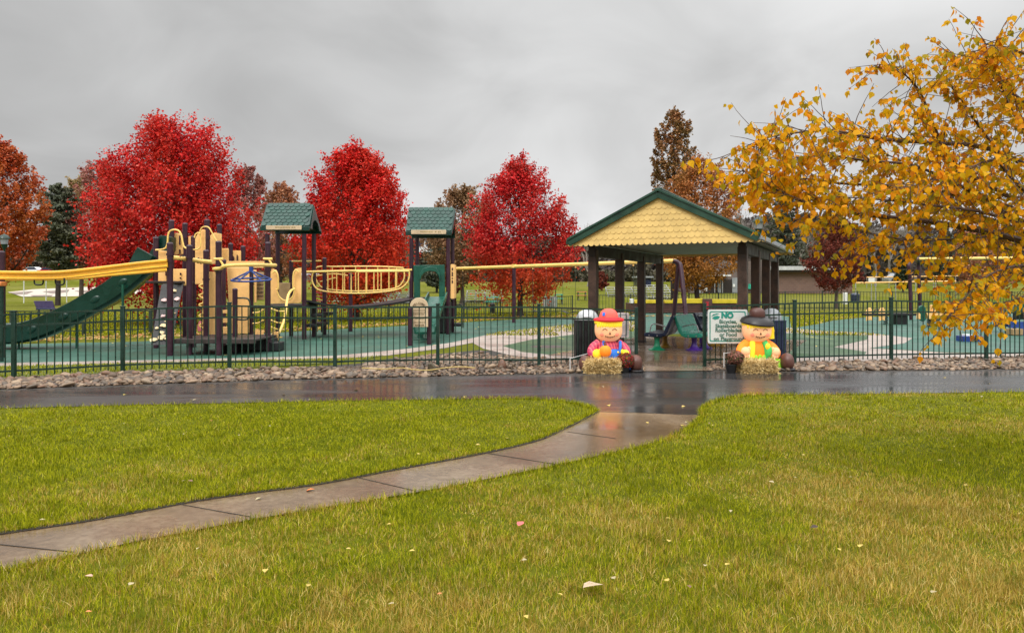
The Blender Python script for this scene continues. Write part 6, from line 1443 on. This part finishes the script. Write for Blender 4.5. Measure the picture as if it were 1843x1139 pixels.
# ================================================================ BIRCH in the foreground (trunk outside the picture)
BT = thing('birch_tree', 'golden yellow birch boughs reaching in from the right', 'tree', (4.9, 6.1, 0))
R = random.Random(99); g = np.random.default_rng(99)
mb = MB(); tp = bez([Vector((4.9, 6.1, -.1)), Vector((4.86, 6.08, 1.2)), Vector((4.95, 6.15, 2.6)), Vector((5.0, 6.2, 4.2)), Vector((5.05, 6.1, 5.6))], 5); mb.tube(tp, [.14 - .11 * i / (len(tp) - 1) for i in range(len(tp))], 12)
M_birch = mat('pale_birch_bark', (.33, .27, .22), .7, .4, 9, bump=.4); mb.build('trunk', M_birch, BT)
limbs = [  # (photo points, depth from, depth to, radius at trunk)
    ([(2010, 515), (1900, 455), (1800, 423), (1700, 403), (1600, 391), (1500, 377), (1430, 356), (1375, 330), (1335, 305)], 6.1, 5.2, .034),
    ([(2010, 470), (1900, 400), (1800, 345), (1715, 292), (1680, 225), (1655, 165), (1620, 128), (1585, 112)], 6.1, 5.6, .024),
    ([(2010, 420), (1900, 330), (1780, 268), (1680, 258), (1580, 250), (1500, 236), (1440, 238), (1390, 252), (1345, 272)], 6.1, 5.0, .022),
    ([(2010, 360), (1930, 240), (1850, 190), (1790, 140), (1740, 112), (1715, 104)], 6.2, 5.8, .022),
    ([(2010, 300), (1940, 190), (1880, 118), (1820, 88), (1772, 80)], 6.2, 5.2, .02),
    ([(1990, 560), (1920, 500), (1850, 478), (1790, 490), (1755, 515), (1728, 545), (1705, 570)], 6.0, 4.9, .016),
    ([(1990, 600), (1920, 560), (1868, 530), (1830, 538), (1800, 555), (1772, 580)], 6.0, 5.1, .014),
    ([(2010, 500), (1880, 420), (1780, 370), (1690, 345), (1600, 335), (1510, 330), (1450, 322), (1405, 332), (1380, 352)], 6.2, 5.7, .022),
    ([(1990, 540), (1900, 480), (1820, 450), (1740, 435), (1660, 430), (1600, 436), (1560, 446)], 6.0, 5.6, .012),
    ([(2000, 450), (1900, 360), (1820, 300), (1760, 225), (1730, 180), (1700, 140)], 6.3, 6.0, .018),
    ([(2000, 430), (1890, 290), (1830, 215), (1800, 150), (1775, 110)], 6.1, 5.3, .016),
    ([(2000, 500), (1890, 440), (1800, 400), (1720, 370), (1640, 300), (1580, 270), (1530, 225)], 6.3, 6.2, .018),
    ([(1990, 560), (1900, 520), (1840, 490), (1800, 500), (1775, 520), (1760, 545)], 6.2, 5.7, .014),
    ([(1800, 424), (1720, 430), (1640, 432), (1570, 420), (1500, 405), (1440, 400)], 5.8, 5.3, .008),
    ([(2000, 470), (1880, 400), (1760, 350), (1650, 300), (1560, 290), (1490, 280), (1430, 288), (1385, 318)], 6.2, 5.4, .018),
    ([(1420, 240), (1370, 252), (1325, 272), (1295, 284), (1268, 290)], 5.1, 4.9, .005),
    ([(1700, 404), (1650, 425), (1600, 440), (1560, 462)], 5.9, 5.7, .005),
    ([(1760, 420), (1720, 450), (1680, 470), (1650, 500)], 5.9, 5.5, .005),
    ([(2000, 480), (1890, 425), (1780, 385), (1680, 370), (1590, 360), (1500, 355), (1440, 365)], 5.9, 5.3, .017),
    ([(1990, 480), (1900, 400), (1830, 330), (1790, 290), (1750, 300), (1700, 320), (1620, 340)], 6.0, 5.0, .016)]
mbr = MB(); LC, LN, LT, LS = [], [], [], []
def add_leaf(p):
    d_ = np.array([g.normal() * .5, g.normal() * .5, -1.0 + g.normal() * .45]); nn = g.normal(size=3) + np.array([0, -.7, .35]); LC.append(np.array(p) + d_ / np.linalg.norm(d_) * .035); LT.append(d_); LN.append(nn); LS.append(.043 * g.uniform(.55, 1.35))
ntw = 0
for pts, Y0, Y1, r0 in limbs:
    n = len(pts); q = bez([P(a, b, Y0 + (Y1 - Y0) * i / (n - 1)) for i, (a, b) in enumerate(pts)], 6); m = len(q)
    if r0 > .01: q[0] = Vector((4.93, 6.12, q[0].z))
    mbr.tube(q, [max(.0028, r0 * (1 - i / m) ** .9) for i in range(m)], 7)
    L = sum((q[i + 1] - q[i]).length for i in range(m - 1)); cnt = int(L * (29 if r0 > .0155 else 12))
    for k in range(cnt):
        f = .18 + .82 * (k + R.random()) / cnt; i = min(m - 2, int(f * (m - 1))); p0 = q[i].lerp(q[i + 1], R.random()); t = (q[i + 1] - q[i]).normalized()
        dirn = (t * R.uniform(.3, .9) + Vector((R.gauss(0, .45), R.gauss(0, .5), R.gauss(.0, .5)))).normalized(); Lt = R.uniform(.18, .54) * (1.1 - .45 * f); sg = 6; tw = [p0]
        for j in range(sg):
            dirn = (dirn + Vector((R.gauss(0, .12), R.gauss(0, .12), -.03))).normalized(); tw.append(tw[-1] + dirn * Lt / sg)
        mbr.tube(tw, [.0036 - .0022 * j / sg for j in range(sg + 1)], 4, caps=False); ntw += 1
        if R.random() < .08: continue
        for j in range(1, sg + 1):
            if R.random() < .85:
                for z in range(R.choice((1, 1, 2, 2))): add_leaf(tw[j] + Vector((R.gauss(0, .012), R.gauss(0, .012), R.gauss(0, .01))))
        for z in range(2): add_leaf(tw[-1])
mbr.build('branches', mat('birch_twig', (.075, .04, .028), .6, .3, 12), BT)
LC = np.array(LC); n = len(LC); T = unit(np.array(LT)); N = unit(np.array(LN)); N = unit(N - T * np.sum(N * T, 1, keepdims=True)); Bv = np.cross(N, T); S = np.array(LS)[:, None]
# pointed ovate blade folded along its midrib
sh = [(-.5, 0), (-.28, .36), (.0, .42), (.28, .2), (.62, 0)]
rows = []
fold = g.uniform(.05, .5, n)[:, None]; curl = g.uniform(-.1, .35, n)[:, None]
for a, w_ in sh:
    mid_ = LC + T * S * a - N * S * curl * a * a
    rows.append(mid_)
    if 0 < w_: rows.append(mid_ + Bv * S * w_ + N * S * w_ * fold); rows.append(mid_ - Bv * S * w_ + N * S * w_ * fold)
# order: 0 base | 1,2,3 | 4,5,6 | 7,8,9 | 10 tip
Vb = np.stack(rows, 1).reshape(-1, 3); b_ = np.arange(n)[:, None] * 11
Tq = np.concatenate([b_ + np.array([[1, 2, 5, 4]]), b_ + np.array([[3, 1, 4, 6]]), b_ + np.array([[4, 5, 8, 7]]), b_ + np.array([[6, 4, 7, 9]])])
Tt = np.concatenate([b_ + np.array([[0, 2, 1]]), b_ + np.array([[0, 1, 3]]), b_ + np.array([[7, 8, 10]]), b_ + np.array([[9, 7, 10]])])
LM['birch'] = leafmat('birch_leaf', [(0, (.26, .22, .015)), (.14, (.50, .36, .010)), (.35, (.80, .43, .008)), (.65, (.92, .44, .008)), (.9, (.80, .28, .010)), (1, (.46, .14, .015))], .45, 1.6, (.42, .30, .02), .45)
np_mesh('crown', Vb, quads=Tq, tris=Tt, mats=LM['birch'], parent=BT)
print('birch leaves', n, 'twigs', ntw)
# ================================================================ GRASS
def grass_mat(name, straw_bias=0.0):
    m, nt, b = newmat(name)
    geo = nt.new('ShaderNodeNewGeometry'); pos = geo.outputs['Position']; rnd = geo.outputs['Random Per Island']
    sep = nt.new('ShaderNodeSeparateXYZ'); nt.link(pos, sep.inputs[0])
    green = nt.ramp(rnd, [(0, (.060, .082, .002)), (.3, (.18, .21, .004)), (.65, (.36, .37, .006)), (1, (.60, .56, .03))])
    straw = nt.ramp(rnd, [(0, (.24, .145, .022)), (.4, (.48, .31, .055)), (.8, (.70, .49, .13)), (1, (.84, .66, .28))])
    patch = nt.mapr(nt.noise(.55, 5, pos, .6, .4), .3, .7, .2, .8); fine = nt.noise(5, 3, pos)
    near = nt.mapr(sep.outputs[1], 3.2, 7.2, .15, -.17); side = nt.mapr(sep.outputs[0], -3, 3, -.07, .07)
    w = nt.math('ADD', nt.math('ADD', nt.math('ADD', patch, near), side), straw_bias)
    w = nt.math('ADD', w, nt.math('MULTIPLY', nt.math('SUBTRACT', fine, .5), .35))
    w = nt.mapr(w, .385, .73, .03, .88)
    pick = nt.math('GREATER_THAN', w, nt.math('FRACT', nt.math('MULTIPLY', rnd, 37.7)))
    c = nt.mix(pick, green, straw)
    c = nt.mix(nt.math('MULTIPLY', nt.ramp(nt.noise(2.4, 4, pos), [(.45, 0.0), (.7, 1.0)]), .4), c, (.085, .105, .003))
    nt.link(c, b.inputs['Base Color']); b.inputs['Roughness'].default_value = .6; b.inputs['Specular IOR Level'].default_value = .08
    tr = nt.new('ShaderNodeBsdfTranslucent'); nt.link(c, tr.inputs['Color']); mx = nt.new('ShaderNodeMixShader'); mx.inputs[0].default_value = .3
    nt.link(b.outputs[0], mx.inputs[1]); nt.link(tr.outputs[0], mx.inputs[2]); nt.link(mx.outputs[0], m.node_tree.nodes['Material Output'].inputs['Surface'])
    return m
M_grass = grass_mat('grass_blade')
gg = np.random.default_rng(2024)
def blades(name, X, Y, hgt, wid, lean, m=M_grass):
    n = len(X); az = gg.uniform(0, 2 * PI, n); la = gg.uniform(0, 2 * PI, n); l = np.abs(gg.normal(0, lean, n)).clip(0, 1.5)
    dx = np.cos(az) * wid * .5; dy = np.sin(az) * wid * .5; lx = np.cos(la) * l * hgt; ly = np.sin(la) * l * hgt; hz = hgt * np.sqrt(np.clip(1 - .35 * l * l, .25, 1))
    z0 = np.zeros(n)
    V = np.stack([np.stack([X - dx, Y - dy, z0], 1), np.stack([X + dx, Y + dy, z0], 1), np.stack([X + dx * .75 + lx * .38, Y + dy * .75 + ly * .38, hz * .58], 1), np.stack([X - dx * .75 + lx * .38, Y - dy * .75 + ly * .38, hz * .58], 1), np.stack([X + lx, Y + ly, hz], 1)], 1).reshape(-1, 3)
    k = np.arange(n)[:, None] * 5
    o = np_mesh(name, V, quads=k + np.array([[0, 1, 2, 3]]), tris=k + np.array([[3, 2, 4]]), mats=m); o['kind'] = 'stuff'; return o
wp = [(p.x, p.y) for p in walk_poly]; ap_ = [(p.x, p.y) for p in asph_poly]
def field(n, y0, y1, dens):
    Yv = gg.uniform(y0, y1, n); hw = Yv * .70 + 2.8; Xv = gg.uniform(-1, 1, n) * (y1 * .70 + 2.8); k = np.abs(Xv) < hw; Xv, Yv = Xv[k], Yv[k]
    k = ~inpoly(Xv, Yv, wp) & ~inpoly(Xv, Yv, ap_); return Xv[k], Yv[k]
Xs, Ys_ = [], []
for n, y0, y1 in ((30000, 2.2, 2.9), (130000, 2.9, 4.2), (126000, 4.2, 5.6), (136000, 5.6, 7.4), (136000, 7.4, 9.4), (94000, 9.4, 11.4)):
    a, b = field(n, y0, y1, 0); Xs.append(a); Ys_.append(b)
Xg = np.concatenate(Xs); Yg = np.concatenate(Ys_)
n = len(Xg); clump = .75 + .5 * (np.sin(Xg * 3.1 + 1.3 * np.sin(Yg * 2.3)) * np.sin(Yg * 2.7 + np.sin(Xg * 1.9)) * .5 + .5)
thin = np.sin(Xg * 5.3 + 2 * np.sin(Yg * 3.7)) * np.sin(Yg * 6.1 + 2 * np.sin(Xg * 4.3)); hg = gg.uniform(.022, .052, n) * clump * np.where(thin > .55, .55, 1.0) * np.interp(Yg, [3, 6.5, 9], [1.15, .95, .72]); wd = .0031 * (Yg / 4) ** .75 * gg.uniform(.7, 1.3, n)
blades('grass', Xg, Yg, hg, wd, .7)['label'] = 'mown lawn, green turning straw coloured towards the front'
# scattered taller tufts and thin spots in the lawn
tc_ = 700; yc_ = 3 + 8 * gg.uniform(0, 1, tc_) ** 1.3; xc_ = gg.uniform(-1, 1, tc_) * (yc_ * .7 + .7); kk = ~inpoly(xc_, yc_, wp) & ~inpoly(xc_, yc_, ap_); xc_, yc_ = xc_[kk], yc_[kk]
nb_ = 34; sg_ = np.repeat(gg.uniform(.012, .05, len(xc_)), nb_); xt = np.repeat(xc_, nb_) + gg.normal(size=len(sg_)) * sg_; yt = np.repeat(yc_, nb_) + gg.normal(size=len(sg_)) * sg_
kk = ~inpoly(xt, yt, wp) & ~inpoly(xt, yt, ap_); xt, yt = xt[kk], yt[kk]
blades('grass_tufts', xt, yt, gg.uniform(.04, .085, len(xt)) * np.interp(yt, [3, 9], [1, .75]), .0036 * (yt / 4) ** .75, .85)['label'] = 'taller loose grass tufts standing out of the lawn'
# longer fringe along the left edge of the walkway, and overhanging the path
ex, ey = [], []
for line, cnt in ((wl, 5200), (wr, 3200), (asph_n, 4200)):
    for p, q in zip(line[:-1], line[1:]):
        if abs(p.x) > 12 or abs(q.x) > 12 or (line is asph_n and (p - q).length > 1.2 and 1 < p.x < 3.4): continue
        k = int(cnt / len(line)); t = gg.uniform(0, 1, k); off = np.abs(gg.normal(0, .03, k)); d_ = (q - p); nx_, ny_ = -d_.y / max(d_.length, 1e-6), d_.x / max(d_.length, 1e-6)
        sgn = 1 if line is wl else -1
        if line is wl: nx_, ny_ = -nx_, -ny_
        xx = p.x + d_.x * t; yy = p.y + d_.y * t
        c1 = inpoly(np.array([p.x + d_.x * .5 + nx_ * .06]), np.array([p.y + d_.y * .5 + ny_ * .06]), wp)[0] or inpoly(np.array([p.x + d_.x * .5 + nx_ * .06]), np.array([p.y + d_.y * .5 + ny_ * .06]), ap_)[0]
        sg = -1 if c1 else 1
        ex.append(xx + nx_ * off * sg); ey.append(yy + ny_ * off * sg)
ex = np.concatenate(ex); ey = np.concatenate(ey); k = ~(inpoly(ex, ey, wp) | inpoly(ex, ey, ap_)) & (ey > 2.8); ex, ey = ex[k], ey[k]; n = len(ex)
blades('grass_fringe', ex, ey, gg.uniform(.035, .085, n), .0042 * (ey / 5) ** .7, .8)['label'] = 'longer grass fringe along the edges of walkway and path'
# mossy turf strip behind the left fence
mp_ = [(p.x, p.y) for p in moss]; Xm = gg.uniform(-16, -2, 60000); Ym = gg.uniform(11.5, 17.5, 60000); k = inpoly(Xm, Ym, mp_); Xm, Ym = Xm[k], Ym[k]
sheet('turf_strip', moss, 0.012, M_moss)
blades('turf_grass', Xm, Ym, gg.uniform(.03, .07, len(Xm)), .011, .5)['label'] = 'yellow green turf strip behind the left fence'
# rougher grass beyond the play surfaces
Xf = gg.uniform(-34, 34, 120000); Yf = 24 + 22 * gg.uniform(0, 1, 120000) ** 1.2
tl = [(p.x, p.y) for p in teal_l]; tm = [tuple(G(*p))[:2] for p in teal_m]; trr = [tuple(G(*p))[:2] for p in teal_r]; k = ~inpoly(Xf, Yf, tl) & ~inpoly(Xf, Yf, tm) & ~inpoly(Xf, Yf, trr) & (np.abs(Xf) < Yf * .75) & ~((Xf > 1.5) & (Xf < 9.5) & (Yf < 26)); Xf, Yf = Xf[k], Yf[k]
blades('far_grass', Xf, Yf, gg.uniform(.04, .09, len(Xf)), .03, .5)['label'] = 'coarser grass beyond the play surface'

# ================================================================ FALLEN LEAVES
def leaf_obj(name, px, py, s, m, label, group=None, rz=None, lift=.02, z=0.0, mesh=None):
    p = G(px, py); R = random.Random(int(px * 7 + py))
    if mesh is None:
        me = bpy.data.meshes.new('fallen_leaf'); 
        vs = [(-.5, 0, .0), (-.28, .34, .10), (.02, .42, .14), (.3, .2, .08), (.6, 0, .02), (.3, -.22, .10), (0, -.4, .16), (-.28, -.3, .12), (0, 0, .02)]
        me.from_pydata(vs, [], [(8, i, i + 1) for i in range(7)] + [(8, 7, 0)]); me.materials.append(m)
    else: me = mesh
    o = bpy.data.objects.new(name, me); COL.objects.link(o); o.location = (p.x, p.y, z + lift); o.scale = (s, s, s); o.rotation_euler = (R.uniform(-.25, .25), R.uniform(-.25, .25), R.uniform(0, 6.28) if rz is None else rz)
    tag(o, label, 'fallen leaf', group); return o
def lmat(n, c): return mat(n, c, .55, .15, 30)
ML = [lmat('pale_yellow_fallen_leaf', (.55, .40, .09)), lmat('cream_fallen_leaf', (.40, .33, .18)), lmat('orange_fallen_leaf', (.55, .19, .06)), lmat('brown_fallen_leaf', (.20, .10, .06))]
meshes = []
for m in ML:
    o = leaf_obj('fallen_leaf', 100, 1300, .01, m, 'x'); meshes.append(o.data); bpy.data.objects.remove(o)
R = random.Random(44); c = 0
while c < 70:
    px = R.uniform(0, 1843); py = 716 + 420 * R.random() ** 2.2; p = G(px, py)
    inw = inpoly(np.array([p.x]), np.array([p.y]), wp)[0] or inpoly(np.array([p.x]), np.array([p.y]), ap_)[0]
    if inw or (px < 1000 and R.random() < .45): continue
    k = R.choices((0, 1, 2, 3), (5, 3, 2, 1))[0]
    leaf_obj('fallen_leaf', px, py, R.uniform(.022, .042), None, 'small curled fallen leaf lying on the mown lawn', 'fallen leaves on the lawn', lift=.045, mesh=meshes[k]); c += 1
for px, py in ((350, 721), (225, 712), (510, 712), (830, 716), (1085, 697), (1096, 731), (1780, 692), (1700, 681), (640, 704), (1230, 733)):
    leaf_obj('fallen_leaf', px, py, R.uniform(.04, .07), None, 'pale fallen leaf lying on the wet dark path', 'fallen leaves on the wet path', lift=.012, mesh=meshes[R.choice((0, 1))])
for px, py in ((860, 803), (1165, 763), (1235, 762), (1228, 768), (1074, 822), (465, 901), (912, 791)):
    leaf_obj('fallen_leaf', px, py, R.uniform(.03, .05), None, 'pale fallen leaf lying on the wet concrete walkway', 'fallen leaves on the walkway', lift=.016, mesh=meshes[R.choice((0, 1))])
leaf_obj('fallen_leaf', 558, 886, .065, lmat('vivid_orange_leaf', (.72, .20, .05)), 'vivid orange leaf alone on the wet concrete walkway', lift=.018)
leaf_obj('fallen_leaf', 937, 956, .06, lmat('rose_leaf', (.62, .13, .12)), 'rose red leaf lying alone in the front lawn', lift=.05)
leaf_obj('fallen_leaf', 1066, 1072, .105, lmat('bleached_leaf', (.46, .34, .22)), 'large bleached pale leaf in the front lawn', lift=.05, rz=.3)
leaf_obj('fallen_leaf', 1466, 962, .05, lmat('dark_leaf', (.05, .03, .02)), 'dark brown curled leaf in the straw coloured lawn', lift=.05)
leaf_obj('fallen_leaf', 160, 1053, .042, lmat('salmon_leaf', (.6, .33, .22)), 'salmon brown leaf in the lower left lawn', lift=.05)
# leaf litter drifting along the far rim of the play surface
Xl = gg.uniform(-24, 10, 2600); f = np.interp(Xl * F / 36 + CX, [-520, 0, 400, 560, 700, 840, 935, 1040], [630, 620, 605, 595, 588, 580, 574, 571]); Yl = F * EYE / (f - HY) + np.abs(gg.normal(0, 1.1, 2600))
o = leaves('leaf_litter', np.stack([Xl * Yl / 36, Yl, np.full(2600, .06)], 1), gg.normal(size=(2600, 3)) * .3 + np.array([0, 0, 1]), gg.uniform(.06, .13, 2600), leafmat('litter_leaf', [(0, (.36, .24, .08)), (.5, (.5, .36, .14)), (1, (.45, .12, .05))], .2)); o['kind'] = 'stuff'; o['label'] = 'yellow leaf litter along the far rim of the play surface'
Xl = np.concatenate([gg.uniform(-.7, .7, 150), np.zeros(0)]); Yl = gg.uniform(17, 33, 150)
o = leaves('leaf_litter', np.stack([Xl * Yl, Yl, np.full(150, .03)], 1), np.tile([0, 0, 1.0], (150, 1)) + gg.normal(size=(150, 3)) * .15, gg.uniform(.04, .09, 150), ML[0]); o['kind'] = 'stuff'; o['label'] = 'scattered yellow leaves on the teal play surface'
